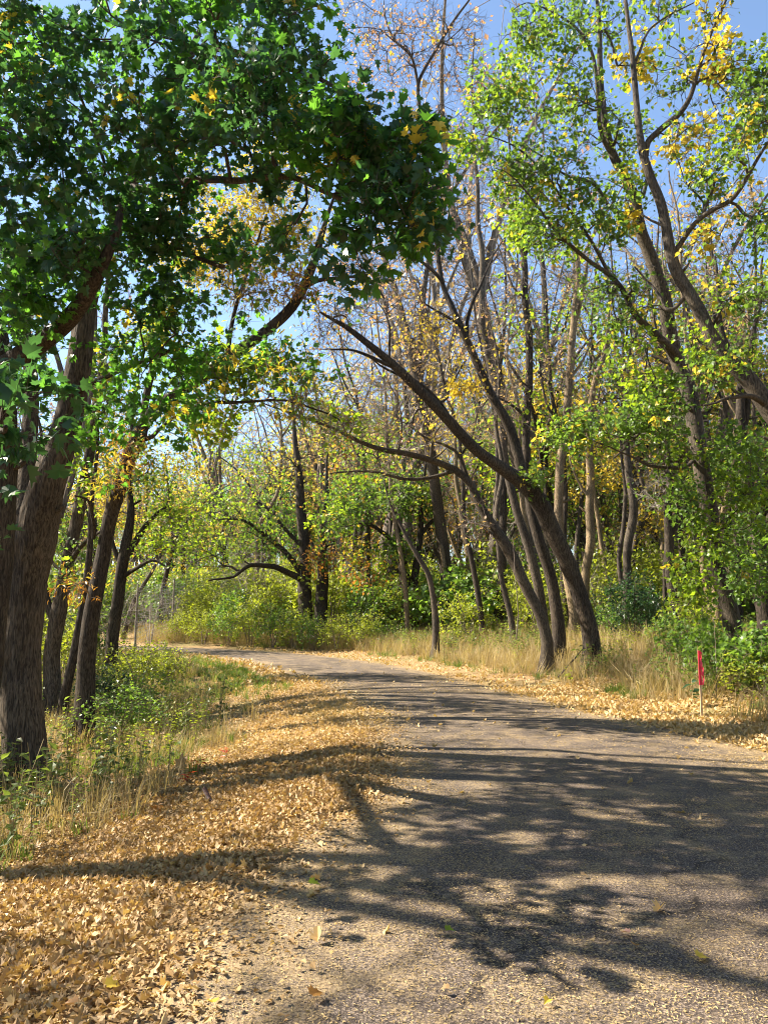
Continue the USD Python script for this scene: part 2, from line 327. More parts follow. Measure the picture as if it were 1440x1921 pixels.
class Wood:
    """Grows a tree: given stems, then branches that reach every point of the crown from the nearest wood."""
    def __init__(self, seed):
        self.rng = np.random.default_rng(seed)
        self.pos, self.dir, self.rad, self.par = [], [], [], []
        self.stems, self.paths, self.tips = [], [], []

    def stem(self, pts, radii, step=.22, wobble=0.0):
        pts, radii = np.asarray(pts, float), np.asarray(radii, float)
        arc = np.concatenate([[0], np.cumsum(np.linalg.norm(np.diff(pts, axis=0), axis=1))])
        n = max(4, int(arc[-1] / step))
        s = np.linspace(0, arc[-1], n + 1)
        p, r = PchipInterpolator(arc, pts)(s), np.interp(s, arc, radii)
        if wobble:
            p[1:-1] += wobble * (np.stack([meshkit.noise(np.column_stack([s[1:-1] * .9, 0 * s[1:-1] + 3.1 * k, 0 * s[1:-1] + len(self.stems)]), int(self.rng.integers(1e6))) for k in range(3)], 1) - .5)
        self.stems.append((p, r))
        d = unit(np.gradient(p, axis=0))
        self.pos += list(p); self.dir += list(d); self.rad += list(r); self.par += [-1] * len(p)
        return p, r

    def grow(self, attract, step=.33, jitter=.07, angle=.7, tip=.0045, lift=0.0, skip_low=None):
        rng = self.rng
        n0, na = len(self.pos), len(attract)
        cap = n0 + na * 24
        P, D, R, par = np.zeros((cap, 3)), np.zeros((cap, 3)), np.full(cap, -1.0), np.full(cap, -1)
        P[:n0], D[:n0], R[:n0] = self.pos, self.dir, self.rad
        ok0 = np.ones(cap, bool)
        if skip_low is not None:
            ok0[:n0] = P[:n0, 2] > skip_low
        n = n0
        d0 = cKDTree(P[:n0][ok0[:n0]]).query(attract)[0]
        for a in attract[np.argsort(d0)]:
            dv = a - P[:n]
            dist = np.linalg.norm(dv, axis=1) + 1e-9
            cosv = (dv * D[:n]).sum(1) / dist
            score = dist * (1 + angle * (1 - cosv)) + np.where(ok0[:n], 0, 1e3)
            k = int(np.argmin(score))
            L = dist[k]
            m = min(20, max(2, int(math.ceil(L / step))))
            u = np.linspace(0, 1, m + 1)[1:, None]
            c = P[k] + (D[k] * .55 + dv[k] / L * .45 + [0, 0, lift]) * L * .5
            q = (1 - u) ** 2 * P[k] + 2 * u * (1 - u) * c + u ** 2 * a
            q[:-1] += rng.normal(0, jitter * min(L, 1.2) * .6, (m - 1, 3))
            P[n:n + m] = q
            D[n:n + m] = unit(np.diff(np.vstack([P[k][None], q]), axis=0))
            par[n] = k
            par[n + 1:n + m] = np.arange(n, n + m - 1)
            self.paths.append((k, n, n + m))
            self.tips.append(n + m - 1)
            n += m
        w = np.zeros(n)
        w[[e - 1 for _, _, e in self.paths]] = 1
        for x in range(n - 1, n0 - 1, -1):
            if par[x] >= 0:
                w[par[x]] += w[x]
        gen = R[:n] < 0
        R[:n][gen] = tip * np.maximum(w[gen], 1) ** .5
        for k, s, e in self.paths:
            R[s:e] = np.minimum(R[s:e], R[k] * .8)
        self.P, self.D, self.R, self.n0 = P[:n], D[:n], R[:n], n0

    def branch_mesh(self, sides=4):
        out = []
        for k, s, e in self.paths:
            p = np.vstack([self.P[k], self.P[s:e]])
            r = np.concatenate([[self.R[s]], self.R[s:e]])
            out.append(tube(p, r, sides if r[0] > .012 else 3, cap=False))
        return join(out)

    def twigs(self, per_tip, length, tips=None, radius=.0035, spread=1.0, along=.6, up=.15):
        """Fine straight twigs round the branch ends: starts, ends."""
        rng = self.rng
        tips = np.array(self.tips if tips is None else tips)
        k = np.repeat(tips, per_tip)
        back = rng.integers(0, 3, len(k))
        kk = np.maximum(k - back, self.n0)
        a = self.P[kk]
        d = unit(self.D[kk] * along + rng.normal(0, spread * .6, (len(k), 3)) + [0, 0, up])
        b = a + d * (length * rng.uniform(.45, 1.25, len(k)))[:, None]
        return a, b, np.full(len(k), radius)

def foliage(rng, a, b, per_twig, size, kind, spread=.06, flat=1.0, droop=.25, frm=.25):
    k = np.repeat(np.arange(len(a)), per_twig)
    u = rng.uniform(frm, 1.05, len(k))[:, None]
    pos = a[k] + (b[k] - a[k]) * u + rng.normal(0, spread, (len(k), 3))
    axis = unit(unit(b[k] - a[k]) * .6 + rng.normal(0, .6, (len(k), 3)) + [0, 0, -droop])
    nrm = unit(rng.normal(0, .55, (len(k), 3)) + [0, 0, flat])
    sz = size * rng.uniform(.5, 1.25, len(k))
    if kind == 'maple':
        w = rng.integers(0, 3, len(k))
        return join([leaves(pos[w == q], axis[w == q], nrm[w == q], sz[w == q], ['maple', 'maple_cupped', 'maple_limp'][q]) for q in range(3) if (w == q).any()])
    return leaves(pos, axis, nrm, sz, kind)

def ellipsoid(rng, c, r, n, p=.45):
    d = unit(rng.normal(size=(n, 3)))
    return np.asarray(c) + d * (rng.uniform(0, 1, n) ** p)[:, None] * np.asarray(r)

# ------------------------------------------------------------------ the trees that stand near enough to be told apart
# stems: [[(px, py, depth, width in px), ...]]; the first is the trunk, its first point is brought down to the ground
# blobs: (px, py, depth, half width px, half height px, half depth m, boughs, twigs per bough, leaves per twig, leaf kind, leaf size m, material)
MIX = {'maple_leaf': [('maple_light', .34), ('yellow_leaf', .035)], 'oak_leaf': [('lime_leaf', .2), ('yellow_leaf', .06)]}
THIN = {41: .68, 42: .7, 14: .74, 31: .86, 32: .84, 33: .84, 21: .8, 23: .85}
DENSE = {11: 1.12, 12: 1.3, 14: 2.2, 31: 2.6, 32: 2.4, 33: 2.6, 34: 2.6, 35: 2.4, 41: 1.75, 42: 1.8}
def tree(label, stems, blobs, bark_mat, twig_mat, seed, name='tree', sides=12, rough=.12, twig=(.3, .0035), jitter=.07, base_off=0, flare=.45, tip=.0045, group=None, skip=None, step=.22):
    rng = np.random.default_rng(seed)
    w = Wood(seed)
    p0 = at(*stems[0][0][:3])
    root = np.array([p0[0], p0[1], float(ground(p0[0], p0[1]))])
    for q, st in enumerate(stems):
        pts = np.array([at(*s[:3]) for s in st])
        rad = np.array([s[3] * s[2] / FPX / 2 for s in st]) * THIN.get(seed, .92)
        if q == 0:
            if root[2] < pts[0, 2] - .02:
                pts = np.vstack([root - [0, 0, .12], pts]); rad = np.concatenate([rad[:1] * 1.05, rad])
            else:
                pts[0, 2] = root[2] - .12
        w.stem(pts, rad, step=step, wobble=.10 if q == 0 else .13)
    x = thing(name, label, 'tree', root, group)
    for q, (p, r) in enumerate(w.stems):
        if q == 0:
            r = r * (1 + flare * np.exp(-np.maximum(p[:, 2] - root[2], 0) / .22))
        if sides >= 24:
            n = len(p) * 5
            s0, s1 = np.linspace(0, 1, len(p)), np.linspace(0, 1, n)
            p, r = PchipInterpolator(s0, p)(s1), np.interp(s1, s0, r)
        wood = part(x, 'trunk' if q == 0 else 'limb', tube(p, r, sides if q == 0 else max(6, sides * 2 // 3), rough=rough, seed=seed + q, foot=root[2] if q == 0 else None), bark_mat, smooth=True, origin=root)
        if q == 0 and sides >= 12:
            for c in range(4 if sides >= 24 else 2):
                m_ = int(len(p) * rng.uniform(.25, .75))
                a_ = rng.uniform(0, 6.28)
                o_ = np.array([math.cos(a_), math.sin(a_) * .7, rng.uniform(.1, .7)])
                ln = rng.uniform(.1, .4)
                part(wood, 'branch_stub', tube(np.array([p[m_] + o_ * r[m_] * .5, p[m_] + o_ * (r[m_] + ln * .5), p[m_] + o_ * (r[m_] + ln) + [0, 0, .04]]), np.array([.34, .24, .18]) * min(r[m_], .14), 7, rough=.2, seed=c), bark_mat, smooth=True, origin=root)
    att, owner = [], []
    for bi, b in enumerate(blobs):
        c = at(b[0], b[1], b[2])
        nb = int(b[6] * DENSE.get(seed, 1.7))
        att.append(ellipsoid(rng, c, (b[3] * b[2] / FPX, b[5], b[4] * b[2] / FPX), nb))
        owner += [bi] * nb
    if not att:
        return x
    att = np.vstack(att)
    order = np.argsort(cKDTree(np.array(w.pos)[(np.array(w.pos)[:, 2] > skip) if skip is not None else slice(None)]).query(att)[0])
    w.grow(att, skip_low=skip, jitter=jitter, tip=tip)
    owner = np.array(owner)[order]
    tips = np.array(w.tips)
    tw, fol = [], {}
    for bi, b in enumerate(blobs):
        mine = tips[owner == bi]
        if not len(mine) or not b[7]:
            continue
        A, B, r = w.twigs(b[7], twig[0], mine, twig[1])
        tw.append((A, B, r))
        if b[8]:
            kk = b[8]
            for other, share in (MIX.get(b[11], ()) if seed != 12 else ()):
                turn = meshkit.noise(A * 1.6 + seed, seed + 5)
                sel = turn < np.quantile(turn, share)
                if sel.any():
                    fol.setdefault(other, []).append(foliage(rng, A[sel], B[sel], int(kk), b[10], b[9]))
                A, B = A[~sel], B[~sel]
            if kk < 1:
                keep = rng.random(len(A)) < kk
                A, B, kk = A[keep], B[keep], 1
            fol.setdefault(b[11], []).append(foliage(rng, A, B, int(kk), b[10], b[9]))
    part(x, 'branches', w.branch_mesh(), twig_mat, smooth=True, origin=root, kind='stuff')
    if tw:
        part(x, 'twigs', cones(*[np.concatenate(z) for z in zip(*tw)]), twig_mat, origin=root, kind='stuff')
    for m, ms in fol.items():
        part(x, 'crown', join(ms), m, origin=root)
    return x

# --- left of the road
tree('thick furrowed maple trunk forking low beside the left verge, dark canopy overhanging road',
     [[(42, 1452, 10.2, 84), (38, 1240, 10.2, 74), (46, 1100, 10.2, 80), (62, 1010, 10.15, 82), (92, 900, 10.05, 68), (128, 790, 10.1, 56), (150, 700, 10.05, 50), (162, 600, 10, 44), (190, 480, 9.9, 36), (235, 365, 9.8, 28), (300, 220, 9.6, 20), (360, 90, 9.3, 14), (420, -60, 9, 7)],
      [(46, 1060, 10.25, 50), (44, 960, 10.35, 38), (50, 880, 10.5, 34), (60, 760, 10.7, 30), (40, 600, 10.9, 24), (0, 420, 11, 16), (-60, 200, 11, 10)],
      [(235, 365, 9.8, 20), (290, 345, 9.0, 16), (370, 335, 8.0, 15), (455, 342, 7.2, 14), (540, 340, 6.6, 12), (640, 372, 6.1, 10), (730, 400, 5.8, 6)],
      [(215, 400, 9.85, 20), (180, 362, 9.2, 16), (120, 300, 8.0, 13), (60, 270, 7.6, 9)],
      [(300, 220, 9.6, 14), (350, 120, 8.4, 12), (470, 118, 6.8, 12), (590, 150, 6.4, 9), (700, 220, 6.1, 7)],
      [(200, 460, 9.88, 14), (300, 470, 8.8, 10), (420, 500, 7.9, 9)],
      [(150, 740, 10.08, 14), (230, 690, 9.4, 10), (330, 650, 9.0, 7)]],
     [(120, 60, 7.4, 150, 100, 1.4, 46, 5, 4, 'maple', .088, 'maple_leaf'),
      (330, 70, 7.0, 150, 90, 1.2, 44, 5, 4, 'maple', .088, 'maple_leaf'),
      (540, 60, 6.4, 110, 80, .9, 34, 5, 3, 'maple', .088, 'maple_leaf'),
      (90, 250, 6.9, 130, 110, 1.2, 44, 5, 4, 'maple', .088, 'maple_leaf'),
      (300, 260, 6.8, 150, 90, 1.0, 46, 5, 4, 'maple', .088, 'maple_leaf'),
      (500, 230, 6.2, 140, 90, .9, 50, 5, 4, 'maple', .088, 'maple_leaf'),
      (660, 270, 5.9, 120, 80, .7, 44, 5, 4, 'maple', .088, 'maple_leaf'),
      (760, 330, 5.7, 75, 90, .5, 26, 5, 4, 'maple', .088, 'maple_leaf'),
      (770, 430, 5.6, 50, 50, .35, 13, 4, 3, 'maple', .088, 'maple_leaf'),
      (690, 400, 5.7, 60, 50, .4, 14, 4, 3, 'maple', .088, 'maple_leaf'),
      (655, 520, 5.8, 45, 42, .3, 8, 4, 2, 'maple', .11, 'maple_leaf'),
      (70, 420, 7.0, 110, 80, 1.0, 28, 5, 4, 'maple', .088, 'maple_leaf'),
      (250, 440, 7.8, 130, 60, .8, 24, 5, 3, 'maple', .088, 'maple_leaf'),
      (120, 520, 8.6, 130, 70, .9, 24, 5, 4, 'maple', .088, 'maple_light'),
      (290, 560, 8.6, 120, 70, .8, 20, 5, 4, 'maple', .088, 'maple_leaf'),
      (380, 620, 8.8, 80, 60, .7, 16, 5, 3, 'maple', .088, 'maple_light'),
      (250, 690, 9.0, 110, 60, .8, 22, 5, 4, 'maple', .088, 'maple_light'),
      (330, 770, 9.2, 80, 60, .7, 15, 5, 3, 'maple', .088, 'maple_light'),
      (60, 640, 8.0, 70, 70, .7, 14, 5, 3, 'maple', .088, 'maple_leaf'),
      (-150, 100, 7.5, 200, 250, 2.0, 60, 5, 4, 'maple', .12, 'maple_leaf'),
      (300, -160, 7.0, 400, 150, 1.6, 70, 5, 4, 'maple', .12, 'maple_leaf'),
      (250, 350, 8.4, 90, 50, .8, 16, 5, 3, 'maple', .088, 'maple_light'), (520, 440, 6.6, 60, 40, .4, 8, 4, 2, 'maple', .088, 'maple_leaf'), (330, 430, 7.8, 130, 60, .7, 26, 5, 3, 'maple', .088, 'maple_leaf'), (420, 490, 8.2, 70, 40, .5, 10, 5, 3, 'maple', .088, 'maple_light'), (200, 800, 9.4, 60, 50, .5, 9, 5, 3, 'maple', .088, 'maple_light'),
      (430, 180, 6.6, 60, 40, .4, 6, 4, 2, 'maple', .11, 'yellow_leaf'),
      (250, 215, 6.8, 50, 30, .4, 5, 4, 2, 'maple', .11, 'yellow_leaf')],
     'bark_maple', 'twig_dark', 11, name='maple_tree', sides=56, rough=.2, twig=(.22, .003), skip=2.2)

tree('second maple at the very edge, blackish trunk and low bough with large near leaves',
     [[(-60, 1440, 9.0, 70), (-20, 1200, 9.0, 60), (8, 1000, 9.0, 52), (14, 850, 9.0, 48), (0, 700, 9.0, 42), (-30, 500, 9.2, 34), (-60, 250, 9.4, 24), (-80, 0, 9.4, 14)],
      [(-60, 760, 8.8, 46), (-10, 700, 8.0, 44), (60, 640, 7.4, 42), (130, 580, 7.1, 36), (185, 500, 6.9, 26), (225, 400, 6.8, 16)],
      [(-60, 760, 8.8, 26), (-60, 780, 6.5, 24), (-40, 780, 5.0, 18), (10, 800, 4.2, 9)]],
     [(20, 800, 4.6, 45, 50, .3, 4, 4, 3, 'maple', .12, 'maple_leaf'), (20, 720, 5.2, 60, 36, .4, 6, 4, 3, 'maple', .12, 'maple_leaf'),
      (-5, 1000, 4.8, 20, 24, .15, 1, 3, 2, 'maple', .1, 'maple_leaf'),
      (60, 560, 6.8, 90, 70, .7, 14, 5, 4, 'maple', .088, 'maple_light'), (150, 470, 6.6, 70, 60, .6, 12, 5, 4, 'maple', .088, 'maple_leaf'),
      (-120, 300, 8, 150, 200, 1.5, 30, 5, 3, 'maple', .12, 'maple_leaf'),
      (-250, 450, 7.5, 160, 100, 1.0, 12, 5, 4, 'maple', .12, 'maple_leaf'), (-320, 300, 7.0, 140, 120, .7, 11, 5, 4, 'maple', .12, 'maple_leaf'), (-360, 520, 6.2, 150, 80, .6, 9, 5, 4, 'maple', .12, 'maple_leaf')],
     'bark_dark', 'twig_dark', 12, name='maple_tree', sides=24, rough=.14, twig=(.26, .003), skip=2.0)

tree('forked dark trunk standing just behind the thick furrowed maple',
     [[(98, 1345, 16, 36), (92, 1240, 16, 31), (106, 1160, 16, 32), (126, 1060, 16, 26), (146, 950, 16, 24), (164, 850, 16, 20), (182, 740, 16, 16), (200, 560, 15.5, 10), (210, 400, 15, 5)],
      [(104, 1170, 16, 18), (84, 1110, 16.1, 14), (78, 1030, 16.2, 12), (82, 920, 16.3, 9), (70, 780, 16.4, 5)],
      [(126, 1060, 16, 12), (160, 1010, 15.6, 8), (196, 990, 15.3, 4)]],
     [(150, 870, 15.5, 80, 80, 1.0, 26, 4, 2, 'lobed', .11, 'lime_leaf'), (210, 700, 15, 100, 80, 1.2, 30, 4, 3, 'lobed', .11, 'oak_leaf'), (120, 1060, 15.6, 40, 50, .6, 12, 4, 2, 'lobed', .1, 'oak_leaf'),
      (105, 1000, 16, 40, 60, .6, 8, 4, 1, 'lobed', .11, 'lime_leaf'), (-60, 600, 16, 150, 250, 2, 60, 4, 3, 'lobed', .12, 'oak_leaf')],
     'bark_maple', 'twig_wood', 13, sides=24, rough=.13, skip=1.0)

tree('dark straight trunk leaning toward the road, its top arched over with golden leaflets',
     [[(152, 1398, 13.2, 52), (160, 1250, 13.2, 44), (176, 1120, 13.2, 40), (198, 990, 13.2, 36), (226, 900, 13.2, 38), (248, 840, 13.2, 36), (290, 770, 13.2, 31), (370, 715, 13.2, 29), (450, 655, 13.2, 28), (505, 610, 13.2, 28), (548, 565, 13.2, 27), (580, 505, 13.2, 23), (600, 440, 13.2, 16), (618, 385, 13.2, 9), (640, 330, 13.2, 4)],
      [(236, 865, 13.2, 24), (272, 800, 13.4, 20), (282, 690, 13.6, 18), (290, 600, 13.8, 15), (320, 500, 14, 11), (350, 380, 14, 7)],
      [(555, 555, 13.2, 14), (600, 528, 13.0, 11), (650, 520, 12.8, 7), (720, 560, 12.6, 4)],
      [(420, 680, 13.2, 14), (440, 600, 13.0, 11), (470, 500, 13, 8), (500, 400, 13, 4)],
      [(176, 1010, 13.2, 10), (165, 950, 12.9, 8), (140, 930, 12.7, 5)],
      [(262, 825, 13.2, 12), (320, 790, 12.8, 9), (420, 750, 12.4, 8), (520, 745, 12, 6), (640, 790, 11.8, 4)]],
     [(470, 420, 13, 100, 60, .8, 34, 6, 5, 'narrow', .12, 'yellow_leaf'), (560, 440, 13, 50, 60, .6, 14, 6, 4, 'narrow', .12, 'yellow_leaf'),
      (400, 490, 13, 120, 50, .8, 34, 6, 5, 'narrow', .12, 'yellow_leaf'), (480, 540, 13, 90, 50, .8, 34, 7, 1, 'narrow', .1, 'tan_leaf'), (560, 540, 13, 50, 40, .5, 16, 6, 2, 'narrow', .12, 'orange_leaf'),
      (350, 400, 14, 60, 60, .8, 20, 5, 3, 'narrow', .11, 'yellow_leaf'), (520, 330, 13.2, 110, 60, .8, 26, 5, 3, 'narrow', .11, 'yellow_leaf'), (360, 330, 13.6, 80, 60, .8, 18, 5, 3, 'narrow', .11, 'yellow_leaf'),
      (420, 700, 12.6, 100, 50, .9, 30, 5, 3, 'lobed', .11, 'oak_leaf'), (520, 680, 12.4, 70, 45, .7, 18, 5, 3, 'lobed', .11, 'maple_light'),
      (380, 780, 12.6, 80, 50, .8, 22, 5, 2, 'lobed', .11, 'lime_leaf'), (240, 860, 12.8, 50, 40, .5, 14, 5, 2, 'narrow', .11, 'orange_leaf'), (210, 905, 12.8, 40, 30, .4, 8, 5, 2, 'narrow', .11, 'yellow_leaf'),
      (148, 1098, 12.7, 22, 18, .2, 4, 5, 4, 'narrow', .11, 'orange_leaf'), (300, 620, 13, 60, 60, .7, 18, 5, 3, 'lobed', .11, 'oak_leaf'),
      (560, 740, 11.9, 90, 50, .8, 26, 5, 2, 'narrow', .11, 'oak_leaf'), (650, 800, 11.8, 60, 40, .5, 14, 4, 1, 'narrow', .1, 'lime_leaf')],
     'bark_dark', 'twig_wood', 14, sides=28, rough=.13, skip=1.6)

tree('thin dark sapling slanting between two left trunks',
     [[(116, 1335, 15, 20), (126, 1280, 15, 19), (138, 1230, 15, 18), (158, 1130, 15, 15), (172, 1000, 15, 12), (180, 850, 15, 7), (190, 700, 15, 3)]],
     [(185, 760, 15, 60, 80, .8, 18, 4, 2, 'lobed', .1, 'oak_leaf')], 'bark_dark', 'twig_wood', 15, name='sapling', rough=.1, skip=1.5)

tree('slim dark trunk with spreading upper forks at the weedy left bank near the fence',
     [[(206, 1262, 21, 26), (210, 1190, 21, 24), (220, 1110, 21, 24), (232, 1040, 21, 22), (246, 960, 21, 16), (244, 900, 21, 11), (250, 800, 21, 7), (260, 700, 21, 4)],
      [(232, 1045, 21, 16), (262, 1000, 21, 12), (290, 965, 21, 10), (312, 950, 20.8, 5)],
      [(222, 1090, 21, 10), (256, 1065, 20.7, 8), (284, 1050, 20.4, 7), (310, 1062, 20.2, 3)],
      [(228, 1060, 21, 10), (205, 980, 21, 7), (196, 900, 21, 4)]],
     [(270, 900, 21, 70, 60, 1.2, 34, 4, 3, 'quad', .11, 'oak_leaf'), (330, 960, 20.5, 70, 50, 1.2, 34, 4, 3, 'quad', .11, 'lime_leaf'), (300, 1030, 20.4, 50, 40, .8, 20, 4, 2, 'quad', .11, 'lime_leaf'),
      (230, 820, 21, 80, 60, 1.2, 34, 4, 2, 'quad', .11, 'yellow_leaf'), (330, 860, 21, 70, 50, 1.2, 30, 4, 2, 'quad', .11, 'yellow_leaf')],
     'bark_dark', 'twig_dark', 16, rough=.1, skip=2.0)

# --- beyond the bend
tree('gnarled oak beyond the bend with long dark limbs sweeping low to one side',
     [[(575, 1165, 34, 34), (572, 1090, 34, 30), (568, 1005, 34, 27), (563, 945, 34, 22), (558, 870, 34, 16), (550, 790, 34, 9), (545, 700, 34, 4)],
      [(568, 1092, 34, 18), (535, 1072, 33.5, 15), (507, 1060, 33, 13), (476, 1057, 32.5, 10), (434, 1083, 32, 6), (390, 1090, 31.5, 3)],
      [(566, 1075, 34, 16), (545, 1045, 33.8, 14), (518, 1018, 33.5, 12), (484, 992, 33, 9), (451, 975, 32.5, 6), (410, 975, 32, 3)],
      [(562, 1020, 34, 12), (530, 985, 34, 9), (505, 955, 34, 7), (470, 935, 34, 4)],
      [(568, 1000, 34, 12), (600, 960, 34, 9), (625, 900, 34, 6)]],
     [(420, 960, 32.5, 120, 50, 2, 70, 4, 2, 'quad', .16, 'lime_leaf'), (400, 1040, 32, 90, 40, 1.6, 50, 4, 2, 'quad', .16, 'lime_leaf'), (500, 1010, 33, 60, 50, 1.5, 40, 4, 2, 'quad', .15, 'oak_leaf'),
      (520, 890, 34, 90, 60, 2, 60, 4, 1, 'quad', .15, 'yellow_leaf'), (590, 850, 34, 70, 70, 2, 40, 4, 1, 'quad', .15, 'tan_leaf'), (470, 860, 34, 80, 40, 2, 40, 4, 1, 'quad', .15, 'lime_leaf')],
     'bark_dark', 'twig_dark', 21, rough=.12, skip=1.5, tip=.007, twig=(.5, .006))

tree('short black trunk with a clump of dead russet leaves, beside the sweeping oak',
     [[(602, 1168, 33, 28), (602, 1120, 33, 25), (607, 1070, 33, 22), (604, 1000, 33, 16), (612, 930, 33, 10), (615, 850, 33, 4)]],
     [(600, 1050, 32.6, 38, 32, .8, 26, 5, 2, 'quad', .15, 'orange_leaf'), (640, 960, 33, 60, 50, 1.5, 50, 4, 3, 'quad', .15, 'oak_leaf')], 'bark_dark', 'twig_dark', 22, rough=.12, skip=1.5, tip=.006, twig=(.5, .006))

tree('broad many-stemmed tree in the middle beyond the bend with bright green crown',
     [[(768, 1165, 31, 40), (768, 1130, 31, 36), (758, 1080, 31, 24), (748, 1020, 31, 18), (735, 950, 31, 12), (715, 880, 31, 6)],
      [(772, 1140, 31, 22), (778, 1080, 31, 18), (786, 1010, 31, 14), (790, 930, 31, 9), (800, 850, 31, 4)],
      [(750, 1030, 31, 12), (715, 1000, 30.6, 10), (685, 985, 30.2, 7), (660, 985, 30, 3)],
      [(786, 1010, 31, 10), (815, 975, 31, 8), (840, 960, 31, 4)]],
     [(690, 930, 30.5, 100, 45, 2, 90, 5, 3, 'quad', .16, 'oak_leaf'), (780, 930, 31, 70, 45, 1.8, 66, 5, 3, 'quad', .16, 'oak_leaf'), (640, 980, 30, 60, 40, 1.4, 44, 4, 3, 'quad', .16, 'oak_leaf'),
      (740, 1035, 30, 50, 30, 1.0, 30, 4, 3, 'quad', .15, 'oak_leaf'), (700, 830, 31, 80, 40, 2, 50, 4, 2, 'quad', .15, 'lime_leaf'), (690, 1075, 29.5, 50, 25, .8, 20, 4, 2, 'quad', .15, 'orange_leaf'), (670, 1040, 30, 30, 30, .8, 14, 4, 2, 'quad', .15, 'yellow_leaf')],
     'bark_dark', 'twig_dark', 23, rough=.12, skip=2.2, tip=.007, twig=(.5, .006))

tree('narrow dark trunk just left of the many-stemmed middle tree',
     [[(724, 1160, 35, 16), (726, 1080, 35, 14), (735, 1000, 35, 11), (728, 900, 35, 6), (730, 800, 35, 3)]], [(720, 860, 35, 70, 60, 2, 40, 4, 2, 'quad', .16, 'tan_leaf')], 'bark_dark', 'twig_wood', 24, skip=3, tip=.007, twig=(.5, .006))
tree('slender curved sapling leaning over dry grass near the middle of the bend',
     [[(818, 1178, 25, 14), (815, 1130, 25, 12), (806, 1080, 25, 12), (787, 1045, 25, 10), (763, 1007, 25, 8), (740, 960, 25, 5), (720, 900, 25, 3)]], [(735, 930, 25, 40, 50, .8, 16, 4, 2, 'quad', .12, 'oak_leaf')], 'bark_grey', 'twig_wood', 25, name='sapling', skip=2, twig=(.4, .005))
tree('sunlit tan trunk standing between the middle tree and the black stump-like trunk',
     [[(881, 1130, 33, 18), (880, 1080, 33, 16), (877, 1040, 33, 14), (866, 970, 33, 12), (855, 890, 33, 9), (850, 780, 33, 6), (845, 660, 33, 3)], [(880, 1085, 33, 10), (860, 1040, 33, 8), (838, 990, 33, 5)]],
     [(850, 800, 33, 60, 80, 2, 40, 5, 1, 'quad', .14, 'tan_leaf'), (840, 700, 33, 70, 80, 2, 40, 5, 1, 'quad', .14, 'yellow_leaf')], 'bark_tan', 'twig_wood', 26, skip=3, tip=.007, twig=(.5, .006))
tree('thick black upright trunk behind the slanting clump, base in dry grass',
     [[(938, 1165, 28, 26), (938, 1110, 28, 20), (940, 1040, 28, 17), (944, 950, 28, 14), (946, 850, 28, 11), (940, 700, 28, 8), (948, 560, 28, 5), (944, 420, 28, 3)], [(944, 640, 28, 6), (925, 560, 28, 4), (905, 480, 28, 2)]],
     [(945, 560, 28, 60, 120, 2, 50, 5, 0, 'quad', .14, 'tan_leaf'), (950, 760, 28, 60, 80, 1.5, 30, 5, 1, 'quad', .12, 'tan_leaf')], 'bark_dark', 'twig_wood', 27, skip=4, tip=.007, twig=(.5, .005))

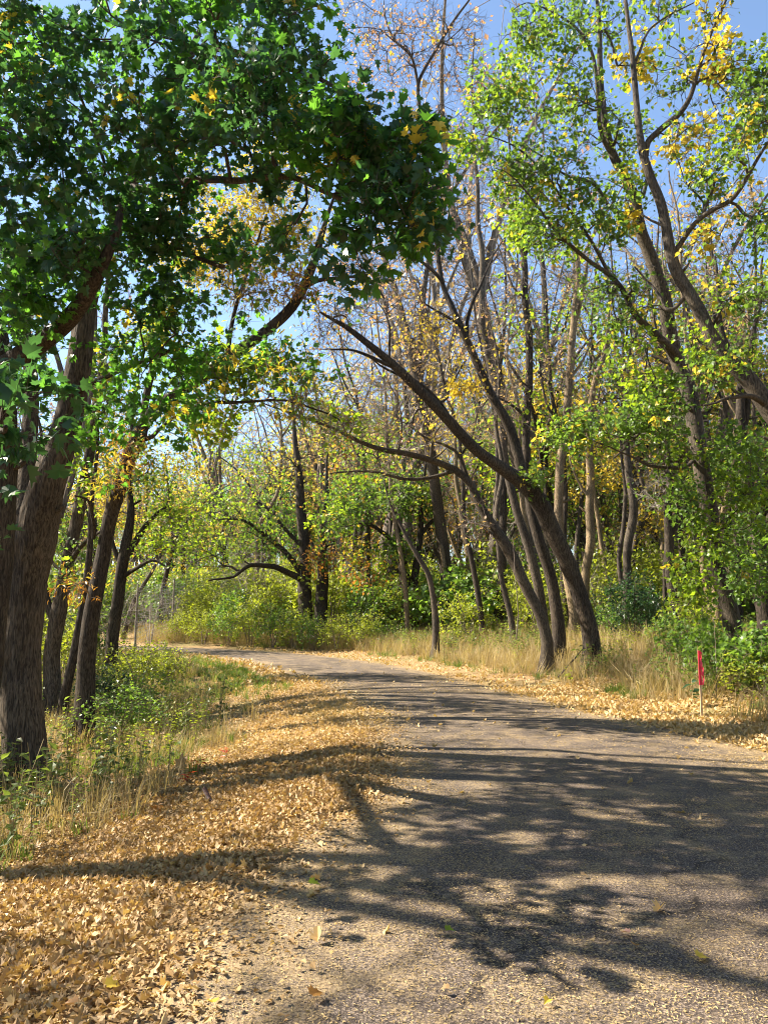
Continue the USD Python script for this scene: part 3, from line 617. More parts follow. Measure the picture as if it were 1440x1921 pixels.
# --- the slanting clump at the right of the road
tree('strongly leaning dark trunk at the roadside bank, long bare limb reaching over the road',
     [[(1108, 1215, 18, 36), (1088, 1119, 18, 34), (1068, 1060, 18, 36), (1040, 1000, 18, 38), (1012, 945, 17.9, 40), (985, 912, 17.8, 36), (940, 878, 17.6, 28), (900, 850, 17.4, 25), (850, 800, 17.1, 24), (800, 750, 16.8, 23), (740, 690, 16.5, 20), (680, 635, 16.2, 14), (640, 605, 16.0, 10), (600, 585, 15.8, 5)],
      [(998, 925, 17.9, 26), (972, 870, 18, 24), (950, 790, 18, 22), (919, 735, 18, 20), (889, 668, 18, 18), (868, 620, 18, 17), (848, 575, 18, 14), (828, 525, 18, 11), (820, 430, 18, 11), (806, 340, 18, 11), (790, 250, 18, 9), (785, 170, 18, 8), (815, 95, 18, 7), (850, 40, 18, 6), (900, -20, 18, 3)],
      [(830, 530, 18, 9), (795, 495, 17.8, 7), (756, 474, 17.6, 3)],
      [(876, 630, 18, 9), (880, 575, 18, 8), (893, 545, 18.1, 7), (905, 515, 18.2, 5), (925, 470, 18.3, 2)],
      [(740, 690, 16.5, 9), (700, 672, 16.3, 8), (660, 660, 16.2, 5), (600, 655, 16, 2)],
      [(850, 800, 17.1, 8), (780, 720, 17, 7), (740, 700, 17, 6), (700, 675, 16.9, 3)],
      [(785, 170, 18, 7), (770, 110, 18, 6), (735, 70, 18, 5), (720, 0, 18, 2)],
      [(868, 620, 18, 7), (830, 590, 17.7, 6), (790, 565, 17.5, 3)],
      [(730, 684, 16.5, 6), (733, 640, 16.5, 5), (728, 610, 16.5, 4), (710, 570, 16.5, 2)]],
     [(700, 90, 18, 90, 90, 1.6, 60, 6, .7, 'quad', .09, 'pink_leaf'), (790, 80, 18, 70, 80, 1.4, 40, 6, .5, 'quad', .09, 'pink_leaf'), (870, 90, 18, 60, 80, 1.2, 26, 5, .3, 'quad', .09, 'pink_leaf'),
      (660, 500, 16.5, 80, 50, 1.0, 34, 6, .5, 'quad', .08, 'pink_leaf'), (740, 560, 17, 70, 60, 1.0, 30, 6, .5, 'quad', .08, 'pink_leaf'), (800, 620, 17.5, 60, 40, 1.0, 30, 6, 1, 'quad', .09, 'yellow_leaf'),
      (720, 400, 18.4, 90, 110, 1.4, 30, 6, .5, 'quad', .08, 'pink_leaf'), (620, 620, 17, 80, 60, 1.0, 24, 6, .6, 'quad', .08, 'tan_leaf'), (860, 220, 18.4, 70, 100, 1.4, 26, 6, .4, 'quad', .08, 'pink_leaf'), (840, 420, 18, 60, 100, 1.2, 36, 6, .3, 'quad', .08, 'pink_leaf'), (870, 730, 17.6, 34, 26, .5, 9, 5, 4, 'quad', .11, 'yellow_leaf'), (770, 690, 17, 70, 60, 1.0, 30, 6, .6, 'quad', .08, 'tan_leaf'),
      (640, 600, 16, 60, 50, .7, 20, 6, 0, 'quad', .08, 'tan_leaf'), (900, 660, 18, 50, 60, .8, 16, 5, .5, 'quad', .09, 'yellow_leaf'), (1000, 900, 17.5, 30, 25, .5, 8, 4, 3, 'lobed', .11, 'oak_leaf'), (760, 800, 17, 60, 40, .7, 16, 5, 0, 'quad', .09, 'tan_leaf')],
     'bark_dark', 'twig_dark', 31, sides=24, rough=.12, skip=4.5, twig=(.34, .004), step=.3)

tree('low arching tree in the roadside clump whose bare limb bows far out over the bend',
     [[(1024, 1212, 19, 26), (1010, 1150, 19, 24), (986, 1100, 19, 25), (960, 1052, 19, 26), (936, 1010, 19, 26), (905, 955, 19, 20), (878, 905, 19, 18), (850, 880, 19, 17), (800, 862, 18.8, 14), (760, 852, 18.6, 13), (715, 845, 18.4, 12), (680, 832, 18.2, 10), (625, 803, 18, 7), (547, 777, 17.6, 5), (480, 750, 17.2, 2)],
      [(850, 884, 19, 9), (810, 897, 19, 8), (770, 898, 18.9, 8), (697, 887, 18.7, 6), (620, 888, 18.5, 3)],
      [(880, 905, 19, 10), (862, 850, 19, 8), (830, 830, 19, 6), (800, 822, 19, 5), (770, 800, 19, 3)],
      [(745, 850, 18.5, 6), (750, 800, 18.4, 5), (745, 760, 18.3, 4), (720, 700, 18.2, 2)],
      [(936, 1010, 19, 14), (930, 960, 19.3, 12), (940, 880, 19.6, 11), (930, 800, 19.8, 9), (935, 690, 20, 6), (915, 600, 20, 3)],
      [(808, 862, 18.8, 6), (812, 830, 18.8, 5), (825, 800, 18.8, 3)]],
     [(640, 790, 18, 90, 40, 1.0, 36, 5, 1, 'narrow', .1, 'oak_leaf'), (560, 760, 17.6, 70, 35, .8, 22, 5, 1, 'narrow', .1, 'lime_leaf'), (700, 760, 18.3, 70, 60, 1.0, 40, 6, 0, 'quad', .1, 'tan_leaf'), (830, 790, 19, 70, 60, 1.0, 40, 6, .4, 'quad', .1, 'yellow_leaf'),
      (920, 740, 20, 60, 100, 1.2, 44, 6, .3, 'quad', .1, 'tan_leaf'), (700, 870, 18.6, 80, 24, .8, 20, 5, 1, 'quad', .1, 'oak_leaf'), (880, 980, 19, 50, 50, .8, 16, 5, .4, 'quad', .1, 'tan_leaf')],
     'bark_grey', 'twig_wood', 32, sides=16, rough=.12, skip=2.6, twig=(.36, .004), step=.3)

tree('upright dark trunk close behind the leaning one, a lime leaf tuft high on it',
     [[(1046, 1210, 20, 30), (1038, 1130, 20, 27), (1030, 1080, 20, 25), (1010, 1010, 20, 24), (994, 950, 20, 23), (986, 880, 20, 20), (990, 780, 20, 19), (990, 700, 20, 18), (993, 640, 20, 17), (988, 560, 20, 15), (980, 480, 20, 13), (974, 430, 20, 9), (960, 330, 20, 6), (950, 200, 20, 3)],
      [(982, 490, 20, 7), (1000, 440, 20, 6), (1015, 400, 20, 4), (1020, 340, 20, 2)],
      [(990, 560, 20, 6), (965, 545, 20, 5), (945, 500, 20.2, 4), (930, 450, 20.3, 2)],
      [(990, 790, 20, 8), (960, 760, 20, 6), (930, 745, 20, 4), (900, 770, 20, 2)]],
     [(975, 430, 19.8, 34, 40, .5, 18, 5, 5, 'lobed', .11, 'lime_leaf'), (970, 330, 20, 70, 100, 1.2, 36, 5, .3, 'quad', .1, 'pink_leaf'), (960, 560, 20, 60, 90, 1.0, 34, 5, .3, 'quad', .1, 'tan_leaf'), (960, 760, 20, 50, 70, .8, 20, 5, .3, 'quad', .1, 'tan_leaf'), (1000, 650, 20, 50, 60, .8, 18, 5, .4, 'quad', .1, 'yellow_leaf')],
     'bark_dark', 'twig_wood', 33, sides=16, rough=.12, skip=4, twig=(.36, .004), step=.3)

tree('pale slender trunk rising bare and forked behind the clump into blue sky',
     [[(1022, 1190, 22, 22), (1008, 1100, 22, 20), (975, 980, 22, 18), (948, 860, 22, 16), (930, 740, 22, 15), (917, 661, 22, 14), (906, 600, 22, 13), (901, 540, 22, 13), (903, 490, 22, 12), (895, 410, 22, 10), (892, 317, 22, 8), (885, 200, 22, 5), (890, 60, 22, 3)], [(903, 500, 22, 6), (930, 470, 22, 5), (950, 440, 22, 2)]],
     [(890, 300, 22, 60, 120, 1.2, 50, 6, .15, 'quad', .08, 'pink_leaf'), (920, 600, 22, 60, 90, 1.0, 30, 5, .3, 'quad', .08, 'tan_leaf'), (910, 160, 22, 60, 90, 1.2, 34, 5, .3, 'quad', .08, 'pink_leaf')],
     'bark_grey', 'twig_wood', 34, sides=12, rough=.1, skip=5, twig=(.4, .004), step=.3)

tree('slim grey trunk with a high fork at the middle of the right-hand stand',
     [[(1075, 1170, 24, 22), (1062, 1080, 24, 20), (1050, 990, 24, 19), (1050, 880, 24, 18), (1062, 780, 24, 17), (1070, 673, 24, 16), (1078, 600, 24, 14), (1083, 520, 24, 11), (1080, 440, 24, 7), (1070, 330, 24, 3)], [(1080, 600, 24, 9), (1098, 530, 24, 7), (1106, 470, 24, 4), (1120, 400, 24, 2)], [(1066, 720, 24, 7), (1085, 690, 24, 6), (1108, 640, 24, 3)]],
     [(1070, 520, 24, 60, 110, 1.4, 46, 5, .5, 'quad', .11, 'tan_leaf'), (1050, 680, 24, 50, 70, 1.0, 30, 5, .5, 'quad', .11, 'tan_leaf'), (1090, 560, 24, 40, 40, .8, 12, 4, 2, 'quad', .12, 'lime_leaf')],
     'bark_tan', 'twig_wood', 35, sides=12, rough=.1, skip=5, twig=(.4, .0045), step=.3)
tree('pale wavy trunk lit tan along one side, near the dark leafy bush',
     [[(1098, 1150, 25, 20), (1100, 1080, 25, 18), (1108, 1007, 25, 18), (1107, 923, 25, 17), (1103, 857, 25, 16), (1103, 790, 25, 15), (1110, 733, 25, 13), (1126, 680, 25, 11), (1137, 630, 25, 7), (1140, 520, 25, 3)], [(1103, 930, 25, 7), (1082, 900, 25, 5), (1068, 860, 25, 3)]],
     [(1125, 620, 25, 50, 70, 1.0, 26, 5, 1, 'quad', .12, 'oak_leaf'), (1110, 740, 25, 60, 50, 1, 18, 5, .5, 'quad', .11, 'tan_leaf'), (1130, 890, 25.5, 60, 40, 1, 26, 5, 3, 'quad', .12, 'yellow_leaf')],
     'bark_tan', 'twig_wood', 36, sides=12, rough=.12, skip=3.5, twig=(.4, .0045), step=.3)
tree('bent thin trunk above the dark leafy bush, lighter on its sunward edge',
     [[(1173, 1140, 24, 18), (1174, 1057, 24, 17), (1186, 957, 24, 18), (1179, 873, 24, 15), (1173, 820, 24, 12), (1172, 740, 24, 9), (1180, 650, 24, 6), (1190, 540, 24, 3)], [(1170, 1120, 24.3, 11), (1164, 1057, 24.3, 10), (1170, 970, 24.3, 9), (1172, 900, 24.3, 7), (1160, 800, 24.3, 4)], [(1182, 960, 24, 6), (1215, 930, 24, 4), (1240, 935, 24, 2)]],
     [(1180, 700, 24, 60, 70, 1.0, 26, 5, 1, 'quad', .12, 'oak_leaf'), (1215, 960, 24.5, 60, 60, 1.0, 30, 5, 2, 'quad', .12, 'yellow_leaf'), (1190, 850, 24.5, 60, 50, 1, 24, 5, 1, 'quad', .12, 'yellow_leaf')],
     'bark_grey', 'twig_wood', 37, sides=12, rough=.12, skip=3, twig=(.4, .0045), step=.3)
tree('slim black trunk forking low, right of the dark leafy bush',
     [[(1268, 1178, 22, 24), (1266, 1150, 22, 22), (1260, 1090, 22, 20), (1253, 1007, 22, 19), (1250, 957, 22, 16), (1256, 890, 22, 13), (1250, 800, 22, 9), (1235, 700, 22, 4)], [(1256, 1010, 22, 15), (1270, 960, 22, 13), (1280, 925, 22, 11), (1290, 850, 22, 7), (1300, 760, 22, 3)], [(1252, 1140, 22.4, 11), (1249, 1090, 22.4, 10), (1247, 1040, 22.4, 6)], [(1262, 1070, 22, 6), (1290, 1060, 21.8, 4), (1320, 1040, 21.6, 2)]],
     [(1240, 780, 22, 60, 60, 1.0, 24, 4, 2, 'quad', .12, 'oak_leaf'), (1290, 800, 22, 50, 60, 1, 20, 4, 2, 'quad', .12, 'oak_leaf'), (1230, 900, 22, 50, 60, 1, 24, 6, 0, 'quad', .1, 'tan_leaf')],
     'bark_dark', 'twig_pale', 38, sides=14, rough=.12, skip=2.5, twig=(.4, .0045), step=.3)

# --- big trees at the right
G = 'oak_leaf'
tree('tallest grey-barked oak at the right, boughs of sunlit green spreading over the road',
     [[(1374, 1222, 15, 50), (1362, 1123, 15, 46), (1345, 1060, 15, 46), (1328, 960, 15, 46), (1310, 840, 15, 44), (1296, 740, 15, 44), (1276, 685, 15, 42), (1252, 604, 14.9, 40), (1237, 545, 14.8, 38), (1218, 486, 14.7, 36), (1199, 435, 14.6, 33), (1187, 373, 14.5, 30), (1166, 325, 14.4, 28), (1147, 285, 14.3, 25), (1133, 220, 14.2, 22), (1127, 140, 14.1, 18), (1122, 40, 14, 13), (1118, -90, 14, 6)],
      [(1272, 680, 15, 24), (1251, 651, 14.8, 21), (1225, 616, 14.6, 19), (1194, 585, 14.4, 17), (1171, 540, 14.2, 15), (1147, 512, 14, 14), (1114, 490, 13.8, 12), (1075, 458, 13.5, 10), (1045, 430, 13.2, 8), (1000, 370, 12.9, 6), (945, 320, 12.6, 3)],
      [(1148, 290, 14.3, 14), (1120, 220, 14, 12), (1110, 110, 13.8, 10), (1085, 60, 13.6, 8), (1050, 30, 13.4, 6), (1000, 5, 13.2, 4), (960, 20, 13, 2)],
      [(1190, 400, 14.5, 14), (1150, 395, 14.2, 11), (1110, 345, 13.9, 9), (1070, 325, 13.6, 7), (1030, 290, 13.4, 5), (985, 270, 13.2, 3)],
      [(1160, 535, 14.1, 11), (1110, 450, 13.8, 9), (1060, 380, 13.6, 8), (1010, 310, 13.4, 6), (960, 270, 13.2, 4), (900, 250, 13, 2)],
      [(1205, 370, 14.5, 12), (1215, 330, 14.6, 10), (1208, 300, 14.7, 8)],
      [(1300, 780, 15, 12), (1270, 760, 14.6, 9), (1210, 800, 14.2, 8), (1150, 860, 13.9, 4)],
      [(1312, 850, 15, 12), (1280, 875, 14.6, 9), (1225, 870, 14.2, 8), (1180, 850, 13.9, 5), (1120, 830, 13.6, 3)],
      [(1345, 1060, 15, 10), (1310, 1010, 14.6, 7), (1290, 950, 14.3, 4)]],
     [(1010, 80, 13.3, 90, 80, 1.0, 40, 5, 3, 'lobed', .088, G), (930, 190, 13, 80, 70, .9, 34, 5, 3, 'lobed', .088, G), (1070, 190, 13.6, 80, 60, .9, 28, 5, 3, 'lobed', .088, G), (1000, 330, 13.2, 110, 60, .9, 44, 5, 3, 'lobed', .088, G),
      (1100, 420, 13.7, 90, 70, .9, 40, 5, 3, 'lobed', .088, G), (1020, 430, 13.3, 60, 50, .7, 18, 5, 3, 'lobed', .088, G), (1160, 560, 14, 70, 50, .8, 22, 4, 3, 'lobed', .088, G), (1170, 250, 14.2, 60, 70, .8, 18, 4, 3, 'lobed', .088, G),
      (1180, 360, 14.3, 60, 60, .7, 18, 4, 3, 'lobed', .088, G), (880, 270, 12.9, 50, 40, .6, 12, 4, 3, 'lobed', .1, 'oak_leaf'), (1120, 20, 13.8, 90, 60, .9, 26, 4, 3, 'lobed', .088, G),
      (1050, 250, 13.5, 170, 170, 1.0, 36, 6, 0, 'quad', .1, G), (1200, 560, 14.4, 90, 90, .8, 20, 6, 0, 'quad', .1, G), (1165, 650, 14.3, 50, 60, .6, 14, 4, 2, 'lobed', .1, 'lime_leaf'), (1190, 115, 14.2, 36, 34, .4, 10, 5, 4, 'lobed', .11, 'yellow_leaf'), (1172, 415, 14.2, 18, 18, .2, 3, 5, 5, 'lobed', .11, 'yellow_leaf'),
      (1080, 820, 13.5, 70, 40, .7, 26, 5, 3, 'lobed', .088, G), (1170, 800, 13.9, 90, 45, .8, 34, 5, 3, 'lobed', .088, G), (1250, 770, 14.3, 60, 60, .7, 24, 5, 3, 'lobed', .088, 'vine_leaf'), (1210, 720, 14.2, 50, 40, .6, 14, 4, 3, 'lobed', .1, 'lime_leaf'),
      (1290, 940, 14.3, 40, 60, .6, 20, 5, 3, 'lobed', .088, 'vine_leaf'), (1330, 1000, 14.2, 50, 60, .6, 22, 5, 3, 'lobed', .088, 'lime_leaf'), (1370, 850, 13.8, 60, 60, .5, 22, 5, 3, 'lobed', .088, 'vine_leaf'), (1400, 930, 13.6, 50, 60, .5, 20, 5, 3, 'lobed', .088, 'lime_leaf'), (1400, 1080, 13.6, 50, 60, .5, 18, 5, 3, 'lobed', .088, 'vine_leaf'), (1300, 1100, 14.2, 45, 60, .6, 22, 5, 3, 'lobed', .088, 'lime_leaf'), (1260, 860, 14.2, 50, 40, .6, 16, 5, 1, 'lobed', .088, G)],
     'bark_grey', 'twig_dark', 41, name='oak_tree', sides=32, rough=.13, skip=3.0, twig=(.3, .0042), tip=.0065)

tree('slanting grey tree entering from beyond the right edge, forking high in a wide V',
     [[(1600, 1300, 12, 60), (1560, 1000, 12, 56), (1500, 840, 12, 54), (1440, 765, 12, 52), (1400, 715, 12, 46), (1362, 675, 12, 42), (1331, 635, 12, 38), (1310, 590, 12, 36), (1289, 545, 12, 34), (1270, 505, 12, 33), (1259, 470, 12, 31), (1248, 425, 12, 28), (1236, 380, 12, 26), (1219, 333, 12, 25), (1208, 290, 12, 23), (1202, 250, 12, 20), (1194, 180, 12, 17), (1188, 110, 12, 15), (1178, 30, 12, 12), (1170, -60, 12, 7)],
      [(1210, 292, 12, 20), (1227, 262, 11.9, 18), (1258, 226, 11.8, 17), (1284, 198, 11.7, 15), (1300, 168, 11.6, 13), (1316, 118, 11.5, 11), (1340, 55, 11.4, 9), (1360, 5, 11.3, 7), (1375, -60, 11.2, 4)],
      [(1262, 476, 12, 16), (1278, 450, 11.8, 14), (1300, 420, 11.6, 14), (1336, 392, 11.4, 14), (1371, 373, 11.2, 13), (1392, 344, 11, 12), (1410, 312, 10.9, 10), (1430, 278, 10.8, 8), (1470, 220, 10.6, 4)],
      [(1290, 548, 12, 12), (1262, 580, 12.2, 9), (1235, 545, 12.4, 7), (1190, 500, 12.6, 4)],
      [(1440, 765, 12, 20), (1410, 740, 11.6, 14), (1370, 740, 11.2, 9), (1320, 760, 10.9, 5)],
      [(1190, 120, 12, 8), (1215, 60, 12, 7), (1260, 25, 12, 5), (1310, 0, 12, 3)]],
     [(1410, 230, 11, 50, 90, .7, 34, 5, 3, 'lobed', .08, G), (1420, 130, 11, 40, 50, .6, 18, 5, 3, 'lobed', .08, G), (1430, 420, 11, 40, 60, .6, 18, 5, 3, 'lobed', .08, G), (1340, 330, 11.3, 60, 50, .6, 18, 4, 3, 'lobed', .08, G),
      (1400, 560, 11.4, 50, 60, .6, 20, 5, 2, 'lobed', .08, G), (1350, 120, 11.4, 40, 50, .5, 12, 5, 3, 'lobed', .1, 'yellow_leaf'), (1290, 260, 11.7, 40, 40, .5, 8, 5, 3, 'lobed', .1, 'yellow_leaf'), (1320, 450, 11.6, 34, 26, .4, 6, 4, 3, 'lobed', .1, 'yellow_leaf'),
      (1260, 130, 11.8, 50, 60, .6, 12, 4, 2, 'lobed', .08, G), (1240, 20, 12, 60, 40, .6, 14, 4, 2, 'lobed', .08, G), (1350, 690, 11.2, 60, 40, .5, 16, 5, 3, 'lobed', .08, G), (1340, 20, 11.4, 40, 30, .4, 8, 4, 2, 'lobed', .09, 'yellow_leaf'), (1300, 650, 11.6, 40, 40, .4, 8, 4, 2, 'lobed', .08, G), (1320, 230, 11.5, 120, 180, .8, 34, 6, 0, 'quad', .1, G)],
     'bark_grey', 'twig_dark', 42, name='oak_tree', sides=28, rough=.13, skip=4.0, twig=(.28, .0036), tip=.0055)

tree('dark trunk pair half hidden by leaves at the far right, behind the red stake',
     [[(1440, 1190, 18, 34), (1432, 1120, 18, 30), (1424, 1040, 18, 30), (1412, 960, 18, 28), (1400, 880, 18, 24), (1390, 780, 18, 20), (1380, 700, 18, 16), (1350, 600, 18, 10), (1340, 480, 18, 5)], [(1434, 1170, 18.2, 18), (1420, 1110, 18.2, 17), (1404, 1050, 18.2, 16), (1385, 980, 18.2, 10), (1375, 900, 18.2, 5)], [(1395, 800, 18, 14), (1410, 700, 18, 12), (1420, 600, 18, 8), (1430, 480, 18, 4)]],
     [(1400, 850, 17, 50, 60, .8, 26, 5, 3, 'lobed', .1, 'vine_leaf'), (1410, 1000, 16.8, 50, 60, .8, 30, 5, 3, 'lobed', .1, 'vine_leaf'), (1360, 640, 18, 60, 60, .9, 26, 5, 2, 'lobed', .088, G), (1410, 680, 18, 40, 60, .8, 18, 5, 2, 'lobed', .1, 'lime_leaf'), (1350, 540, 18, 60, 60, 1, 24, 5, .5, 'lobed', .1, 'yellow_leaf'), (1430, 1080, 16.8, 40, 40, .6, 14, 5, 2, 'lobed', .1, 'vine_leaf')],
     'bark_dark', 'twig_wood', 43, sides=14, rough=.12, skip=2.5, twig=(.34, .004), step=.3)
tree('sunlit pale trunk in shrubs at the far right, thinner than the dark pair',
     [[(1345, 1185, 21, 20), (1340, 1100, 21, 18), (1352, 1000, 21, 17), (1372, 880, 21, 15), (1386, 773, 21, 12), (1400, 650, 21, 8), (1412, 500, 21, 4)], [(1385, 780, 21, 9), (1360, 740, 21, 7), (1340, 680, 21, 3)]],
     [(1390, 600, 21, 70, 90, 1.4, 40, 5, .6, 'quad', .11, 'tan_leaf'), (1320, 900, 21, 60, 60, 1.2, 30, 5, 2, 'quad', .12, 'lime_leaf')],
     'bark_tan', 'twig_wood', 44, sides=12, rough=.1, skip=3, twig=(.4, .0045), step=.3)

# --- the many slender stems of the roadside wood, leaning and crossing
SLENDER = [(905, 26, 800, 520, 13, 'leaning hard left behind the arching tree'), (960, 24, 880, 470, 13, 'crossing behind the long bare limb'), (985, 27, 962, 380, 12, 'nearly upright inside the slanting clump'), (1062, 26, 1010, 400, 14, 'just right of the strongly leaning trunk'),
           (1085, 29, 1135, 400, 12, 'tilting right beside the slim grey forked trunk'), (1130, 27, 1075, 430, 12, 'crossing the pale wavy trunk'), (1150, 30, 1215, 420, 12, 'left of the dark glossy bush, tilting right'), (1205, 26, 1140, 400, 13, 'rising out of the dark glossy bush'),
           (1230, 29, 1262, 360, 12, 'between the bent thin trunk and slim black one'), (1290, 24, 1215, 400, 15, 'crossing behind the tallest oak trunk'), (1312, 28, 1350, 400, 13, 'behind the tallest oak, tilting right'), (1335, 22, 1265, 320, 15, 'leaning along the tallest oak'),
           (1392, 23, 1325, 340, 15, 'left of the dark trunk pair'), (1418, 26, 1405, 280, 13, 'upright behind the dark trunk pair'), (840, 30, 755, 560, 12, 'leaning left over the curved sapling'), (700, 33, 640, 560, 12, 'leaning left behind the middle tree'), (655, 36, 692, 600, 12, 'right of the black trunk with dead leaves'),
           (480, 38, 525, 640, 12, 'behind the low sweeping oak limbs'), (1002, 33, 1052, 480, 11, 'deep between the clump and grey forked trunk'), (1175, 33, 1168, 430, 11, 'deep and upright above the dark glossy bush'), (765, 29, 700, 480, 11, 'leaning left beside the many-stemmed tree')]
rs = np.random.default_rng(909)
for q, (bx, d, tx, ty, wd, where) in enumerate(SLENDER):
    ys = np.linspace(1185, ty, 7)
    u = (1185 - ys) / (1185 - ty)
    xs = bx + (tx - bx) * u ** rs.uniform(.8, 1.5) + rs.normal(0, 9, 7) * (u > 0)
    main = [(x, y, d + .4 * t, max(2, wd * (1 - .8 * t))) for x, y, t in zip(xs, ys, u)]
    forks = []
    for f in (3, 4):
        sg = rs.choice([-1, 1])
        forks.append([(xs[f], ys[f], d + .4 * u[f], wd * .42), (xs[f] + sg * 25, ys[f] - 45, d + .3, wd * .32), (xs[f] + sg * rs.uniform(30, 70), ys[f] - rs.uniform(110, 190), d + .1, 2)])
    mx, my = xs[5], ys[5]
    lf = ['tan_leaf', 'pink_leaf', 'yellow_leaf', 'lime_leaf'][q % 4]
    tree('slender ' + ['dark', 'grey', 'tan'][q % 3] + ' stem ' + where, [main] + forks,
         [(mx, my, d + .3, 60, 90, 1.2, 24, 6, .4, 'quad', .11, lf), (xs[3], ys[3] - 60, d, 50, 70, 1.0, 14, 5, .5, 'quad', .11, ['lime_leaf', 'tan_leaf', 'yellow_leaf'][q % 3])],
         ['bark_dark', 'bark_grey', 'bark_tan'][q % 3], 'twig_dark' if q % 2 else 'twig_wood', 500 + q, name='slender_tree', sides=9, rough=.12, skip=3.0, twig=(.42, .0048), step=.35, tip=.006, group='slender stems of the roadside wood')

# ------------------------------------------------------------------ trees deeper in the wood: a few kinds, each copy an object
KIND = {}
def wild_tree(key, name, H, r0, crown, n, twigs, per, leaf, size, mats, barkm, twigm, seed, leaders=4, lean=1.1, twl=.55, tip=.008):
    """A wood's tree of height H round the origin; crown: (base, radius)."""
    rng = np.random.default_rng(seed)
    w = Wood(seed)
    top = np.array([rng.normal(0, lean), rng.normal(0, lean), H * .5])
    w.stem([(0, 0, -.3), (top[0] * .2 + rng.normal(0, .08), top[1] * .2, H * .18), (top[0] * .6, top[1] * .6, H * .34), top], [r0 * 1.15, r0 * .95, r0 * .82, r0 * .68], step=.4)
    for k in range(leaders):
        ang = 2 * np.pi * (k + rng.uniform(-.3, .3)) / leaders
        out = crown[1] * rng.uniform(.5, 1.05)
        z0 = rng.uniform(.32, .5) * H
        base = top * z0 / (H * .5)
        end = np.array([base[0] + out * math.cos(ang), base[1] + out * math.sin(ang), H * rng.uniform(.82, .98)])
        mid = base + (end - base) * [.3, .3, .5] + rng.normal(0, .35, 3)
        end = end + np.array([math.cos(ang), math.sin(ang), -.5]) * rng.uniform(.2, .9)
        w.stem([base, mid, end], [r0 * .55, r0 * .36, r0 * .1], step=.4)
    x = UsdGeom.Xform.Define(stage, numbered('/World/' + name))
    KIND[key] = [x, name, 0]
    for q, (p, r) in enumerate(w.stems):
        if q == 0:
            r = r * (1 + .4 * np.exp(-np.maximum(p[:, 2], 0) / .3))
        part(x, 'trunk' if q == 0 else 'limb', tube(p, r, 8 if q == 0 else 6, rough=.12, seed=seed + q), barkm, smooth=True)
    att = ellipsoid(rng, (top[0], top[1], (crown[0] + H) / 2), (crown[1], crown[1], (H - crown[0]) / 2), n, .5)
    w.grow(att, step=.6, skip_low=crown[0] * .6, tip=tip, jitter=.09)
    A, B, r = w.twigs(twigs, twl, None, tip * .7)
    part(x, 'branches', w.branch_mesh(3), twigm, smooth=True, kind='stuff')
    part(x, 'twigs', cones(A, B, r), twigm, kind='stuff')
    pick = meshkit.noise(A * .55 + seed, seed)
    lo = np.quantile(pick, np.linspace(0, 1, len(mats) + 1))
    for q, m in enumerate(mats):
        sel = (pick >= lo[q]) & (pick <= lo[q + 1])
        k = per
        if per < 1:
            sel &= rng.random(len(A)) < per
            k = 1
        if sel.any():
            part(x, 'crown', foliage(rng, A[sel], B[sel], int(k), size, leaf, spread=.1), m)
    return x

wild_tree('bare', 'bare_tree', 13.5, .17, (4.5, 2.6), 120, 7, .35, 'quad', .13, ['pink_leaf', 'tan_leaf'], 'bark_far', 'twig_wood', 101)
wild_tree('bare2', 'bare_tree', 11.5, .14, (3.0, 2.2), 110, 7, .5, 'quad', .13, ['tan_leaf', 'yellow_leaf'], 'bark_grey', 'twig_pale', 102, leaders=2)
wild_tree('gold', 'golden_tree', 12.0, .17, (3.5, 2.8), 130, 6, 3, 'quad', .14, ['tan_leaf', 'yellow_leaf', 'lime_leaf'], 'bark_far', 'twig_wood', 103)
wild_tree('lime', 'lime_green_tree', 10.0, .15, (2.2, 2.6), 130, 6, 4, 'quad', .14, ['lime_leaf', 'oak_leaf', 'yellow_leaf'], 'bark_dark', 'twig_dark', 104)
wild_tree('green', 'green_tree', 10.5, .18, (2.4, 2.8), 130, 6, 4, 'quad', .14, ['oak_leaf', 'maple_light'], 'bark_dark', 'twig_dark', 105)
wild_tree('russet', 'russet_tree', 9.5, .15, (2.6, 2.3), 110, 6, 2, 'quad', .14, ['orange_leaf', 'tan_leaf', 'lime_leaf'], 'bark_dark', 'twig_wood', 106)

def set_tree(key, label, px, depth, rz, scale, group='trees deeper in the wood', world=None):
    src = KIND[key]
    x, y = world if world else (at(px, 1100, depth)[0], depth)
    loc = (x, y, float(ground(x, y)))
    src[2] += 1
    if src[2] == 1:
        place(src[0], loc, rz, scale)
        tag(src[0], label, 'tree', group)
    else:
        copy_of(src[0], src[1], label, 'tree', loc, rz, scale, group)

